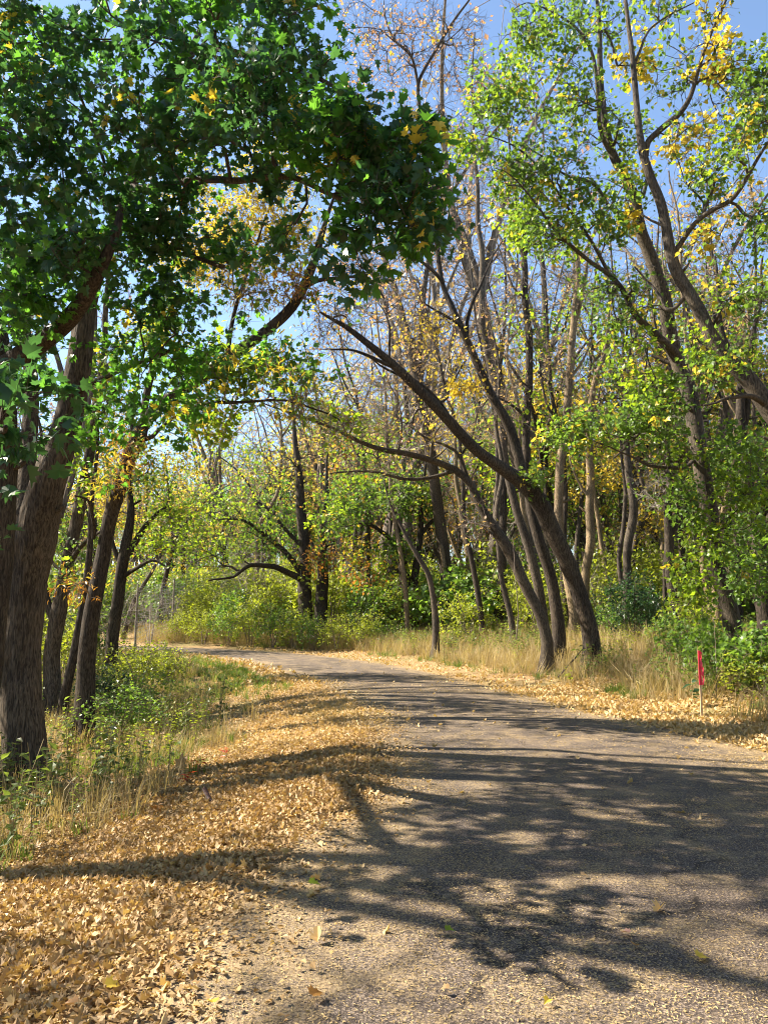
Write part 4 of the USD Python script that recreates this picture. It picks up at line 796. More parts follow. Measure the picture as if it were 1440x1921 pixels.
LOOK = {'bare': 'grey nearly bare tree', 'bare2': 'pale twiggy tree', 'gold': 'tan and gold leaved tree',
        'lime': 'yellow-green leafy tree', 'green': 'mid green leafy tree', 'russet': 'russet and tan leaved tree'}
deep = [('lime', 300, 40, 'behind the wire fence, its first post before it'), ('green', 345, 44, 'behind the wire fence, low crown over the mesh'), ('lime', 405, 46, 'beyond the sunlit shrubs of the bend'),
        ('gold', 455, 48, 'behind the reach of the sweeping oak limbs'), ('green', 500, 42, 'behind the sweeping oak'), ('bare', 545, 50, 'above the sweeping oak against sky'),
        ('gold', 620, 46, 'above the black trunk with dead leaves'), ('russet', 655, 40, 'beside the middle tree crown'), ('lime', 640, 52, 'deep behind the middle tree'), ('bare2', 690, 44, 'rising over the middle tree'),
        ('gold', 720, 55, 'above the middle tree, under the long bare limb'), ('russet', 835, 42, 'between the middle tree and sunlit tan trunk'), ('bare', 810, 50, 'rising behind the curved sapling'), ('gold', 870, 46, 'behind the sunlit tan trunk'),
        ('bare2', 905, 38, 'beside the black upright trunk'), ('lime', 930, 50, 'behind the arching tree'), ('bare', 965, 44, 'behind the slanting clump'), ('bare2', 1000, 36, 'close behind the slanting clump'),
        ('gold', 1040, 40, 'between the clump and slim grey trunk'), ('bare', 1075, 46, 'behind the slim grey forked trunk'), ('lime', 1110, 38, 'behind the pale wavy trunk'), ('gold', 1150, 42, 'gap left of the dark leafy bush'),
        ('bare2', 1145, 33, 'close behind the dark leafy bush'), ('russet', 1200, 46, 'above the dark leafy bush'), ('gold', 1225, 38, 'behind the slim black forking trunk'), ('bare', 1250, 32, 'beside the slim black forking trunk'),
        ('lime', 1300, 40, 'behind the tallest oak base'), ('bare2', 1330, 30, 'between the tallest oak and dark pair'), ('gold', 1370, 42, 'behind the pale trunk at far right'), ('green', 1410, 30, 'behind the dark trunk pair'),
        ('bare', 1440, 36, 'at the far right edge among shrubs'), ('green', 60, 30, 'behind the thick furrowed maple'), ('gold', 130, 34, 'seen between the forked dark trunk and straight one'), ('lime', 185, 32, 'behind the leaning golden-topped tree'),
        ('bare2', 235, 38, 'left of the first fence post'), ('lime', 20, 24, 'at the left edge behind the maples'),
        ('lime', 1075, 31, 'low behind the slim grey forked trunk'), ('lime', 1190, 30, 'glowing behind the bent thin trunk'), ('gold', 1270, 29, 'behind the slim black forking trunk top'), ('lime', 980, 34, 'low behind the leaning trunk base'), ('lime', 1350, 33, 'bright behind the tallest oak'),
        ('bare', 700, 36, 'tallest above the middle tree'), ('bare', 765, 39, 'high over the curved sapling'), ('bare2', 850, 31, 'rising behind the arching tree top'), ('bare', 1010, 31, 'tallest behind the slanting clump'), ('bare', 640, 42, 'high behind the black trunk'), ('bare', 910, 34, 'tall against sky behind the pale slender trunk'), ('bare2', 725, 33, 'tall under the tip of the long bare limb'),
        ('gold', 395, 52, 'far behind the wire fence, tan topped'), ('bare', 470, 56, 'far above the sweeping oak limbs'), ('gold', 540, 58, 'far behind the sweeping oak trunk'), ('bare2', 595, 51, 'far above the black trunk'), ('gold', 340, 60, 'farthest along the fence line')]
rng = np.random.default_rng(5)
for key, px, d, where in deep:
    set_tree(key, f'{LOOK[key]} {where}', px, d, rng.uniform(0, 6.28), (1.85 if where.startswith(('tall', 'high ', 'rising behind the arching')) else rng.uniform(1.1, 1.5)) if px > 600 or d > 49 else rng.uniform(.75, 1.0))
SIDE = ['left of the thick maple', 'nearest the viewer', 'shortest of all', 'tallest and barest', 'behind the forked trunk', 'left of the forked trunk', 'beside the forked trunk', 'near the slim dark forked trunk']
# trees that stand left of the road, outside the picture: their crowns throw the dappled shade
for key, wx, wy, sc in [('bare2', -10.5, 8.6, .95), ('gold', -8.8, 5.6, .55), ('bare', -7.4, 3.9, .5), ('bare', -13.0, 10.6, 1.0), ('bare', -13.5, 15.5, 1.05), ('lime', -10.5, 17.0, .65), ('bare2', -9.4, 12.8, .85), ('bare', -8.6, 18.5, .7)]:
    set_tree(key, f'{LOOK[key]} standing off the lane, ' + SIDE.pop(0), 0, 0, rng.uniform(0, 6.28), sc * 1.4, group='trees beside the lane outside the view', world=(wx, wy))

# ------------------------------------------------------------------ shrubs
def shrub_mesh(seed, H, R, n, twigs, per, leaf, size, stems=6):
    rng = np.random.default_rng(seed)
    w = Wood(seed)
    for k in range(stems):
        ang = 2 * np.pi * k / stems + rng.uniform(-.3, .3)
        e = np.array([math.cos(ang), math.sin(ang), 0]) * R * rng.uniform(.3, .7) + [0, 0, H * rng.uniform(.55, .85)]
        w.stem([(0.06 * math.cos(ang), .06 * math.sin(ang), -.1), e * [.35, .35, .5], e], [.016, .012, .006], step=.15)
    att = ellipsoid(rng, (0, 0, H * .55), (R, R, H * .5), n, .55)
    att = att[att[:, 2] > .08]
    w.grow(att, step=.2, tip=.003, jitter=.09)
    A, B, r = w.twigs(twigs, .2, None, .0025)
    wood = join([tube(p, q, 4) for p, q in w.stems] + [w.branch_mesh(3), cones(A, B, r)])
    fol = foliage(rng, A, B, per, size, leaf, spread=.05) if per else None
    return wood, fol

def shrub(key, name, seed, mats, twigm, **k):
    x = UsdGeom.Xform.Define(stage, numbered('/World/' + name))
    wood, fol = shrub_mesh(seed, **k)
    part(x, 'stems', wood, twigm, smooth=True, kind='stuff')
    if fol is not None:
        part(x, 'foliage', fol, mats)
    KIND[key] = [x, name, 0]

shrub('bush_lime', 'shrub', 201, 'weed_yellow', 'twig_wood', H=1.7, R=1.0, n=90, twigs=5, per=3, leaf='quad', size=.09)
shrub('bush_green', 'shrub', 202, 'vine_leaf', 'twig_wood', H=1.6, R=.9, n=90, twigs=5, per=3, leaf='quad', size=.085)
shrub('bush_dark', 'shrub', 203, 'shrub_dark', 'twig_dark', H=2.0, R=1.05, n=130, twigs=5, per=4, leaf='oval', size=.09)
shrub('bush_bare', 'twiggy_shrub', 204, None, 'twig_pale', H=2.6, R=1.2, n=170, twigs=6, per=0, leaf='quad', size=.1)
shrub('bush_vine', 'shrub', 205, 'vine_leaf', 'twig_wood', H=1.3, R=.8, n=80, twigs=4, per=3, leaf='lobed', size=.1)

def set_shrub(key, label, px, depth, scale, rz=0.0, group=None, world=None, lift=0.0):
    src = KIND[key]
    x, y = world if world else (at(px, 1100, depth)[0], depth)
    loc = (x, y, float(ground(x, y)) + lift)
    src[2] += 1
    if src[2] == 1:
        place(src[0], loc, rz, scale)
        tag(src[0], label, 'shrub', group)
    else:
        copy_of(src[0], src[1], label, 'shrub', loc, rz, scale, group)

for key, px, d, sc, lab in [
        ('bush_lime', 335, 36.3, (1, 1, .8), 'yellow shrub at the far end of the road where it turns away'), ('bush_lime', 385, 35, (1.1, 1.1, .9), 'yellow-green shrub next along the bend under the fence mesh'),
        ('bush_green', 430, 34.2, (1.3, 1.2, 1.1), 'green shrub on the outer bend below the low oak limbs'), ('bush_lime', 470, 33.2, (1.3, 1.2, 1.15), 'tall yellow-green shrub before the sweeping oak limbs'),
        ('bush_green', 515, 32.4, (1.3, 1.2, 1.2), 'broad green shrub directly left of the sweeping oak trunk'), ('bush_lime', 552, 31.6, (1.1, 1.1, .95), 'light green shrub at the foot of the sweeping oak'),
        ('bush_green', 588, 30.6, (1, 1, .9), 'dense green shrub at the foot of the black trunk'), ('bush_lime', 632, 29.8, (.8, .8, .8), 'pale leafy shrub with reddish tips beside the black trunk'),
        ('bush_lime', 680, 29.5, (.9, .9, .8), 'thin lime shrub left of the middle tree'), ('bush_green', 720, 30, (.8, .8, .6), 'low green shrub under the middle tree'), ('bush_lime', 800, 32, (.9, .9, .8), 'yellow-green shrub right of the middle tree'),
        ('bush_green', 850, 30, (.9, .9, .7), 'low shrub below the sunlit tan trunk'), ('bush_lime', 890, 31, (.9, .9, .7), 'yellowish shrub left of the black upright trunk'),
        ('bush_lime', 360, 38.5, (1.2, 1.2, 1.1), 'yellow shrub behind the first shrubs of the bend'), ('bush_lime', 410, 37.5, (1.2, 1.2, 1.2), 'tall yellow-green shrub in the second row of the bend'), ('bush_lime', 495, 35.5, (1.3, 1.3, 1.35), 'high lime shrub touching the lowest oak limb'), ('bush_green', 450, 36.5, (1.2, 1.2, 1.3), 'high green shrub in the second row of the bend'),
        ('bush_dark', 1185, 21.5, (1.05, 1.0, 1.05), 'dark glossy leafy bush under the bent thin trunk'), ('bush_dark', 1215, 22.5, (.7, .7, .75), 'smaller dark bush tucked against the dark glossy one'), ('bush_green', 1150, 22.5, (.9, .9, .9), 'green bush left of the dark glossy bush'),
        ('bush_vine', 1335, 14.0, (.75, .7, .85), 'viny green shrub climbing before the tallest oak base'), ('bush_vine', 1400, 13.5, (.95, .8, .75), 'bright leafy shrub at the right edge behind the red stake'), ('bush_vine', 1290, 15.5, (.8, .8, .9), 'pale leaved shrub left of the tallest oak'),
        ('bush_vine', 1440, 13.0, (1.0, .9, .95), 'lush shrub cut off at the far right edge'), ('bush_lime', 1420, 12.8, (.7, .7, .5), 'low yellowing shrub nearest the right corner of the bank'), ('bush_lime', 1300, 20, (.9, .9, .9), 'yellow-green shrub beyond the slim black forking trunk'),
        ('bush_vine', 1250, 19.5, (.7, .7, .7), 'small bright shrub at the foot of the slim black forking trunk'), ('bush_lime', 125, 20, (1, 1, 1.2), 'bright yellow shrub glowing between the left trunks'), ('bush_lime', 60, 19, (1, 1, 1.0), 'yellow-green shrub behind the thick furrowed maple'),
        ('bush_green', 280, 15.5, (.8, .8, .62), 'tangled green shrub on the left bank beside the lane'), ('bush_green', 235, 13.2, (.8, .8, .6), 'leafy shrub right of the dark straight trunk'), ('bush_lime', 268, 18, (.9, .9, .8), 'yellowing shrub higher up the left bank'),
        ('bush_dark', 205, 15.5, (.6, .6, .55), 'dark broad-leaved shrub at the foot of the dark straight trunk'), ('bush_lime', 320, 20, (.7, .7, .55), 'small yellow shrub by the green turf of the left bank'),
        ('bush_bare', 215, 27, (1.2, 1.2, 1), 'grey leafless thicket left of the slim dark forked trunk'), ('bush_bare', 285, 36, (1.3, 1.3, 1.1), 'grey leafless thicket behind the first fence post'), ('bush_bare', 330, 39, (1.3, 1.3, 1), 'leafless thicket behind the second fence post'),
        ('bush_bare', 120, 21, (1.1, 1.1, 1), 'bare twig thicket between two left trunks'), ('bush_lime', 1225, 26, (1.6, 1.6, 1.7), 'tall yellow-green shrub behind the dark glossy bush'), ('bush_lime', 1010, 25, (1.3, 1.3, 1.4), 'yellow-green shrub behind the slanting clump'), ('bush_lime', 1130, 27, (1.6, 1.6, 1.8), 'tall lime shrub behind the pale wavy trunk'), ('bush_lime', 965, 30, (1.5, 1.5, 1.5), 'lime shrub showing between the arching tree and the clump'), ('bush_green', 1330, 25, (1.5, 1.5, 1.7), 'tall green shrub behind the tallest oak base'), ('bush_bare', 1280, 27, (1.2, 1.2, 1.2), 'bare pale thicket beyond the slim black forking trunk')]:
    set_shrub(key, lab, px, d, sc, rng.uniform(0, 6.28), group='shrubs of the roadside')

# ------------------------------------------------------------------ the wood beyond: one mass
def scatter(name, protos, pos, idx, rz, scale, label=None, category=None, tilt=0.0, seed=0):
    """A PointInstancer of kind stuff. protos: [(name, [(part name, mesh, material)])] or the path of a thing to repeat."""
    pi = UsdGeom.PointInstancer.Define(stage, numbered('/World/' + name))
    paths = []
    for k, pr in enumerate(protos):
        p = f'{pi.GetPath()}/{pr[0]}' if isinstance(pr, tuple) else f'{pi.GetPath()}/tree_{k:03d}'
        if isinstance(pr, tuple):
            x = UsdGeom.Xform.Define(stage, p)
            for nm, mesh, mat in pr[1]:
                part(x, nm, mesh, mat)
        else:
            x = UsdGeom.Xform.Define(stage, p)
            for ch in pr.GetPrim().GetChildren():
                c = stage.DefinePrim(f'{p}/{ch.GetName()}', 'Mesh')
                c.GetReferences().AddInternalReference(ch.GetPath())
        paths.append(p)
    pi.CreatePrototypesRel().SetTargets([Sdf.Path(p) for p in paths])
    pi.CreatePositionsAttr(Vt.Vec3fArray.FromNumpy(np.asarray(pos, np.float32)))
    pi.CreateProtoIndicesAttr(Vt.IntArray.FromNumpy(np.asarray(idx, np.int32)))
    r = np.random.default_rng(seed)
    tx, ty = r.normal(0, tilt, len(pos)) / 2, r.normal(0, tilt, len(pos)) / 2
    cz, sz = np.cos(rz / 2), np.sin(rz / 2)
    q = np.stack([cz, tx * cz + ty * sz, ty * cz - tx * sz, sz], 1)
    q /= np.linalg.norm(q, axis=1, keepdims=True)
    pi.CreateOrientationsAttr(Vt.QuathArray([Gf.Quath(float(a), float(b), float(c), float(d)) for a, b, c, d in q]))
    sc = np.asarray(scale, np.float32)
    pi.CreateScalesAttr(Vt.Vec3fArray.FromNumpy(np.repeat(sc[:, None], 3, 1) if sc.ndim == 1 else sc))
    tag(pi, label, category, kind='stuff')
    return pi

rng = np.random.default_rng(77)
n = 560
ang = rng.uniform(-.75, .75, n)
dist = 42 + 75 * rng.uniform(0, 1, n) ** 1.2
px_, py_ = dist * np.sin(ang), dist * np.cos(ang)
s_, _, _ = offset(np.stack([px_, py_], 1))
ok = (s_ > 2.5) & ((ang > -.1) | (dist > 62))
px_, py_ = px_[ok], py_[ok]
keys = ['bare', 'bare2', 'gold', 'lime', 'green', 'russet']
scatter('distant_woods', [KIND[k][0] for k in keys], np.column_stack([px_, py_, ground(px_, py_)]), rng.choice(6, len(px_), p=[.24, .22, .22, .16, .06, .1]), rng.uniform(0, 6.28, len(px_)), rng.uniform(.95, 1.4, len(px_)),
        'far-off autumn wood of tan, gold and green trees', 'wood')
n = 260
ang = rng.uniform(.85, 2 * np.pi - .85, n)
dist = 13 + 40 * rng.uniform(0, 1, n) ** .8
px_, py_ = dist * np.sin(ang), dist * np.cos(ang)
s_, _, _ = offset(np.stack([px_, py_], 1))
ok = (s_ > 3.5) & ~((px_ < -4) & (py_ > -9) & (dist < 30))
px_, py_ = px_[ok], py_[ok]
keys = ['bare', 'bare2', 'gold', 'lime', 'green', 'russet']
scatter('woods', [KIND[k][0] for k in keys], np.column_stack([px_, py_, ground(px_, py_)]), rng.choice(6, len(px_), p=[.1, .1, .25, .25, .2, .1]), rng.uniform(0, 6.28, len(px_)), rng.uniform(1.2, 1.7, len(px_)),
        'autumn wood that continues round both sides of the lane', 'wood')
n = 1100
ang = rng.uniform(-.7, .7, n)
dist = 26 + 60 * rng.uniform(0, 1, n)
px_, py_ = dist * np.sin(ang), dist * np.cos(ang)
s_, sd_, _ = offset(np.stack([px_, py_], 1))
ok = (s_ > 3.5)
px_, py_ = px_[ok], py_[ok]
keys = ['bush_lime', 'bush_green', 'bush_bare', 'bush_vine']
scatter('understory_shrubbery', [KIND[k][0] for k in keys], np.column_stack([px_, py_, ground(px_, py_)]), rng.choice(4, len(px_), p=[.52, .24, .1, .14]), rng.uniform(0, 6.28, len(px_)), rng.uniform(1.0, 2.2, len(px_)),
        'tangled undergrowth filling the wood between the trunks', 'undergrowth')

# ------------------------------------------------------------------ grass, weeds, fallen leaves
def blades(rng, n, h, spread, width=.006, bend=.5):
    a = rng.uniform(0, 2 * np.pi, n)
    r = spread * np.sqrt(rng.uniform(0, 1, n))
    base = np.stack([r * np.cos(a), r * np.sin(a), np.zeros(n)], 1)
    d = np.stack([np.cos(a + rng.normal(0, .7, n)), np.sin(a + rng.normal(0, .7, n)), np.zeros(n)], 1)
    H = h * rng.uniform(.45, 1.1, n)[:, None]
    bnd = bend * rng.uniform(.1, 1.2, n)[:, None]
    w = np.stack([-d[:, 1], d[:, 0], 0 * d[:, 0]], 1) * width * rng.uniform(.6, 1.3, n)[:, None]
    up = np.array([0, 0, 1.0])
    m = base + up * H * .55 + d * H * bnd * .25
    t = base + up * H * (1 - .35 * bnd) + d * H * bnd * .8
    v = np.stack([base - w, base + w, m - w * .8, m + w * .8, t], 1).reshape(-1, 3)
    f = np.array([[0, 1, 3], [0, 3, 2], [2, 3, 4]])
    return v, (f[None] + np.arange(n)[:, None, None] * 5).reshape(-1, 3)

def weed(rng, h, n, size, leaf='oval', branches=3):
    wood, lv = [], []
    for k in range(branches):
        e = np.array([rng.normal(0, .14 * h), rng.normal(0, .14 * h), h * rng.uniform(.65, 1.05)])
        p = np.array([[0, 0, -.03], e * [.3, .3, .5], e])
        wood.append(tube(p, [.005, .004, .002], 3, cap=False))
        u = rng.uniform(.2, 1, n)
        pos = np.stack([np.interp(u, [0, .5, 1], p[:, c]) for c in range(3)], 1)
        a = rng.uniform(0, 6.28, n)
        ax = np.stack([np.cos(a), np.sin(a), rng.normal(.1, .35, n)], 1)
        lv.append(leaves(pos, ax, unit(rng.normal(0, .35, (n, 3)) + [0, 0, 1]), size * rng.uniform(.6, 1.2, n), leaf))
    return join(wood), join(lv)

rng = np.random.default_rng(301)
DRY = [(f'tuft_{k:03d}', [('blades', blades(rng, 26, .62, .16, .004, 1.0), 'dry_blade')]) for k in range(4)]
GRN = [(f'tuft_{k:03d}', [('blades', blades(rng, 30, .17, .11, .004, .8), 'green_blade')]) for k in range(3)]
def weeds(mat, h, n, size, leaf, br, k):
    out = []
    for q in range(k):
        a, b = weed(rng, h, n, size, leaf, br)
        out.append((f'weed_{q:03d}', [('stem', a, 'weed_stem'), ('foliage', b, mat)]))
    return out

def sample(rng, n, x0, x1, y0, y1, dens):
    """Up to N random spots in the box, kept with the probability dens(offset, side, x, y)."""
    x, y = rng.uniform(x0, x1, n), rng.uniform(y0, y1, n)
    s, side, _ = offset(np.stack([x, y], 1))
    keep = rng.random(n) < dens(s, side, x, y)
    return x[keep], y[keep]

def clump(x, y, f, seed):
    return meshkit.fbm(np.stack([x * f, y * f, 0 * x], -1), 3, seed)

def lay(name, protos, xy, h0, h1, label, cat, seed, tilt=.12, squash=None):
    x, y = xy
    r = np.random.default_rng(seed)
    sc = r.uniform(h0, h1, len(x))
    scatter(name, protos, np.column_stack([x, y, ground(x, y)]), r.integers(0, len(protos), len(x)), r.uniform(0, 6.28, len(x)), sc, label, cat, tilt, seed)

lay('dry_grass', DRY, sample(rng, 26000, -12, 13, 6, 40, lambda s, d, x, y: np.where(d > 0, sstep(.9, 2.4, s) * (.12 + .5 * sstep(15, 19, y) + .88 * sstep(.4, .58, clump(x, y, .7, 1))).clip(0, 1) * (1 - .55 * sstep(7, 12, s)), 0)), .45, 1.3, 'tall dry tan grass on the bank along the outer side of the lane', 'grass', 1, tilt=.3)
lay('dry_grass', DRY, sample(rng, 14000, -14, 0, 6.5, 34, lambda s, d, x, y: np.where(d < 0, sstep(1.3, 2.6, s - .25 * sstep(14, 24, y)) * .6 * sstep(.35, .6, clump(x, y, .6, 2)), 0)), .35, .95, 'dry straw-coloured grass among the weeds of the inner bank', 'grass', 2)
lay('green_grass', GRN, sample(rng, 15000, -12, 11, 3.2, 34, lambda s, d, x, y: np.where(d < 0, sstep(1.5, 3.0, s) * .5 * sstep(.4, .6, clump(x, y, .55, 3)) + .95 * sstep(16, 19, y) * (1 - sstep(25, 29, y)) * sstep(.5, 1.0, s) * (1 - sstep(3.2, 4.5, s)), sstep(.9, 1.6, s) * (1 - sstep(2.6, 3.4, s)) * .6 * sstep(.45, .6, clump(x, y, .6, 4)))), .6, 1.6, 'short green grass showing through the leaves of the verges', 'grass', 3)
W_G = weeds('weed_green', .75, 10, .085, 'oval', 3, 3)
W_Y = weeds('weed_yellow', .8, 10, .075, 'oval', 3, 3)
W_R = weeds('red_leaf', .3, 5, .1, 'oval', 2, 2)
side_l = lambda s, d, x, y: np.where(d < 0, sstep(1.9, 3.0, s) * sstep(.38, .56, clump(x, y, .7, 6)) * .8, sstep(1.4, 2.8, s) * .8 * sstep(.42, .54, clump(x, y, .5, 7)))
lay('weedy_undergrowth', W_G, sample(rng, 12000, -13, 14, 6.5, 36, side_l), .45, 1.3, 'leafy green weeds along both banks of the lane', 'weeds', 4)
side_y = lambda s, d, x, y: np.where(d < 0, sstep(2.0, 3.2, s) * sstep(.4, .58, clump(x, y, .6, 8)) * .7, sstep(1.3, 2.4, s) * .9 * sstep(.38, .52, clump(x, y, .5, 9)))
lay('weedy_undergrowth', W_Y, sample(rng, 12000, -13, 14, 8, 38, side_y), .35, .95, 'yellowing weeds among the dry grass of both banks', 'weeds', 5)

CRISP = [(0, 0), (.3, -.02), (.56, .1), (.33, .24), (.6, .52), (.24, .46), (.27, .78), (0, 1)]
LITTER_LEAVES = [outline_leaf(CRISP if k % 3 else LOBED, curl=c, droop=dr) for k, (c, dr) in enumerate([(.6, .5), (1.1, -.6), (-.7, .8), (.5, 1.1), (1.4, .3), (-.9, -.6)])]
def fallen(name, xy, size, mat, label, seed, lift=.012, flat=1.7, shapes=None):
    LITTER = shapes or LITTER_LEAVES
    x, y = xy
    r = np.random.default_rng(seed)
    n = len(x)
    s, _, _ = offset(np.stack([x, y], 1))
    z = np.where(s < 0, road_height(y) + .006 + .03 * 0, ground(x, y)) + np.abs(r.normal(0, lift, n)) + .004
    on = s < 0
    kk = road_tree.query(np.stack([x, y], 1))[1]
    u = np.clip(1 + s / Hs[kk], 0, 1)
    z = np.where(on, z + .03 * (1 - u ** 2), z)
    pos = np.column_stack([x, y, z])
    nrm = unit(r.normal(0, .5, (n, 3)) + [0, 0, flat])
    a = r.uniform(0, 6.28, n)
    ax = np.stack([np.cos(a), np.sin(a), r.normal(0, .2, n)], 1)
    pick = r.integers(0, len(LITTER), n)
    m = join([leaves(pos[pick == k], ax[pick == k], nrm[pick == k], size * r.uniform(.55, 1.25, (pick == k).sum()), LITTER[k]) for k in range(len(LITTER)) if (pick == k).any()])
    p = usdkit.mesh(stage, numbered('/World/' + name), m, M[mat])
    tag(p, label, 'leaves', kind='stuff')

rng = np.random.default_rng(401)
BITS = [(np.array([[0, 0, 0], [.4, .3, .1], [.1, 1, -.2], [-.35, .5, .15]]), np.array([[0, 1, 2], [0, 2, 3]])), (np.array([[0, 0, 0], [.2, .5, .25], [.3, 1, 0], [-.5, .7, .1]]), np.array([[0, 1, 2], [0, 2, 3]]))]
near_l = lambda s, d, x, y: np.where(d < 0, sstep(-.7, .5, s + .8 * (clump(x, y, .9, 11) - .5)) ** 1.7 * (1 - .85 * sstep(1.3 + 1.2 * (1 - sstep(3, 7, y)), 2.6 + 1.2 * (1 - sstep(3, 7, y)), s)), 0)
fallen('leaf_litter', sample(rng, 56000, -6.0, 1.0, 2.6, 10, near_l), .042, 'litter_brown', 'crumpled brown fallen leaves carpeting the near inner verge', 11, lift=.02)
fallen('leaf_litter', sample(rng, 52000, -6.5, 1.0, 3.0, 20, near_l), .042, 'litter_gold', 'golden fallen leaves carpeting the inner verge', 12, lift=.02)
near_b = lambda s, d, x, y: np.where(d < 0, sstep(-1.25, .4, s + .8 * (clump(x, y, .9, 11) - .5)) ** 1.8 * (1 - .8 * sstep(2.6, 4.0, s)), 0)
fallen('leaf_litter', sample(rng, 90000, -6.0, 1.0, 2.4, 11, near_b), .036, 'litter_brown', 'broken brown leaf pieces between the fallen leaves of the inner verge', 18, lift=.016, shapes=BITS)
fallen('leaf_litter', sample(rng, 60000, -6.0, 1.0, 2.4, 14, near_b), .032, 'litter_gold', 'broken tan leaf pieces thinning out over the asphalt edge', 19, lift=.016, shapes=BITS)
fallen('leaf_litter', sample(rng, 12000, -14, 0, 18, 32, lambda s, d, x, y: np.where(d < 0, sstep(-.4, .2, s) * (1 - sstep(1.2, 2.6, s)), 0)), .1, 'litter_gold', 'fallen leaves along the far inner edge of the lane', 13)
outer = lambda s, d, x, y: np.where(d > 0, sstep(-.5, .1, s + .6 * (clump(x, y, 1.0, 14) - .5)) * (1 - .8 * sstep(1.6, 3.0, s)), 0)
fallen('leaf_litter', sample(rng, 24000, 1.5, 9, 6, 17, outer), .06, 'litter_gold', 'tan fallen leaves round the stake on the outer verge', 17)
fallen('leaf_litter', sample(rng, 22000, -6, 8, 5, 34, lambda s, d, x, y: np.where(d > 0, sstep(-.4, .35, s) * (1 - sstep(1.3, 2.6, s)) * (.3 + .7 * clump(x, y, 1.2, 12)), 0)), .075, 'litter_gold', 'tan fallen leaves along the outer edge of the lane by the stake', 14)
fallen('leaf_litter', sample(rng, 8000, -12, 14, 6, 34, lambda s, d, x, y: sstep(1.5, 3, s) * .8), .1, 'litter_brown', 'brown leaves lying among the grass of the banks', 15)
fallen('leaf_litter', sample(rng, 5200, -1.5, 6, 2.5, 26, lambda s, d, x, y: np.where(s < 0, .05 + .5 * sstep(-1.3, -.1, s) * sstep(.45, .65, clump(x, y, .9, 13)), 0)), .055, 'litter_gold', 'small leaves scattered over the asphalt', 16, lift=.004, flat=4)
def flakes(xy, size, label, seed):
    x, y = xy
    r = np.random.default_rng(seed)
    n = len(x)
    s, _, k = offset(np.stack([x, y], 1))
    u = np.clip(1 + s / Hs[k], 0, 1)
    z = np.where(s < 0, road_height(y) + .006 + .03 * (1 - u ** 2), ground(x, y) + .012)
    a = r.uniform(0, 6.28, n)
    m = leaves(np.column_stack([x, y, z + r.uniform(0, .006, n)]), np.stack([np.cos(a), np.sin(a), r.normal(0, .15, n)], 1), unit(r.normal(0, .3, (n, 3)) + [0, 0, 1]), size * r.uniform(.4, 1.4, n), 'narrow')
    tag(usdkit.mesh(stage, numbered('/World/crumbled_leaf_debris'), m, M['road_flake']), label, 'debris', kind='stuff')
dens = lambda s, d, x, y: np.where(s < .6, np.clip(.22 + .6 * np.exp(-((x - 1.1) / 1.0) ** 2 - ((y - 3.6) / .8) ** 2) + 1.0 * sstep(.46, .68, clump(x, y, .8, 21)) * sstep(.3, .6, clump(x, y, 3.0, 22)) + 1.2 * sstep(-1.3, -.1, s) + .5 * (1 - sstep(2.6, 3.9, y)), 0, 1), 0)
flakes(sample(rng, 168000, -2, 6.2, 2.4, 9, dens), .017, 'tan crumbled leaf bits strewn over the near asphalt', 31)
flakes(sample(rng, 50000, -2, 6, 8, 20, dens), .03, 'tan crumbled leaf bits strewn further along the asphalt', 32)

# ------------------------------------------------------------------ single things
# the survey stake: a wooden lath, its upper half painted red, with a ribbon of flagging tape
import trimesh
p = at(1317, 1352, 12.1)
sx, sy = p[0], p[1]
sz = float(ground(sx, sy))
k = thing('survey_stake', 'slim wooden survey stake with red upper half at the outer road edge', 'stake', (sx, sy, sz), rz=.15)
def lath(z0, z1, w0, t, taper=0.0):
    b = trimesh.creation.box((w0, t, z1 - z0)); b = b.subdivide()
    v = np.array(b.vertices); v[:, 2] += (z0 + z1) / 2
    v[:, 0] += .012 * (v[:, 2] - .5)
    return v, np.array(b.faces)
part(k, 'lath', lath(-.2, .52, .034, .016), 'lath_wood')
top = part(k, 'painted_top', lath(.517, 1.04, .04, .02), 'stake_red')
rb = []
for q, (z, ln) in enumerate([(1.02, .34), (.98, .46), (.93, .3)]):
    t = np.linspace(0, 1, 12)
    c = np.column_stack([.02 + .012 * np.sin(t * 9 + q * 2) + .015 * t, -.018 - .012 * np.cos(t * 7 + q) - .008 * q, z - ln * t])
    wv = np.column_stack([.013 * np.cos(t * 5 + q), .013 * np.sin(t * 5 + q), 0 * t])
    v = np.stack([c - wv, c + wv], 1).reshape(-1, 3)
    rb.append((v, np.array([[2 * i + a for a in tri] for i in range(11) for tri in ((0, 1, 3), (0, 3, 2))])))
for m in rb:
    part(top, 'ribbon', m, 'ribbon_red', smooth=True)

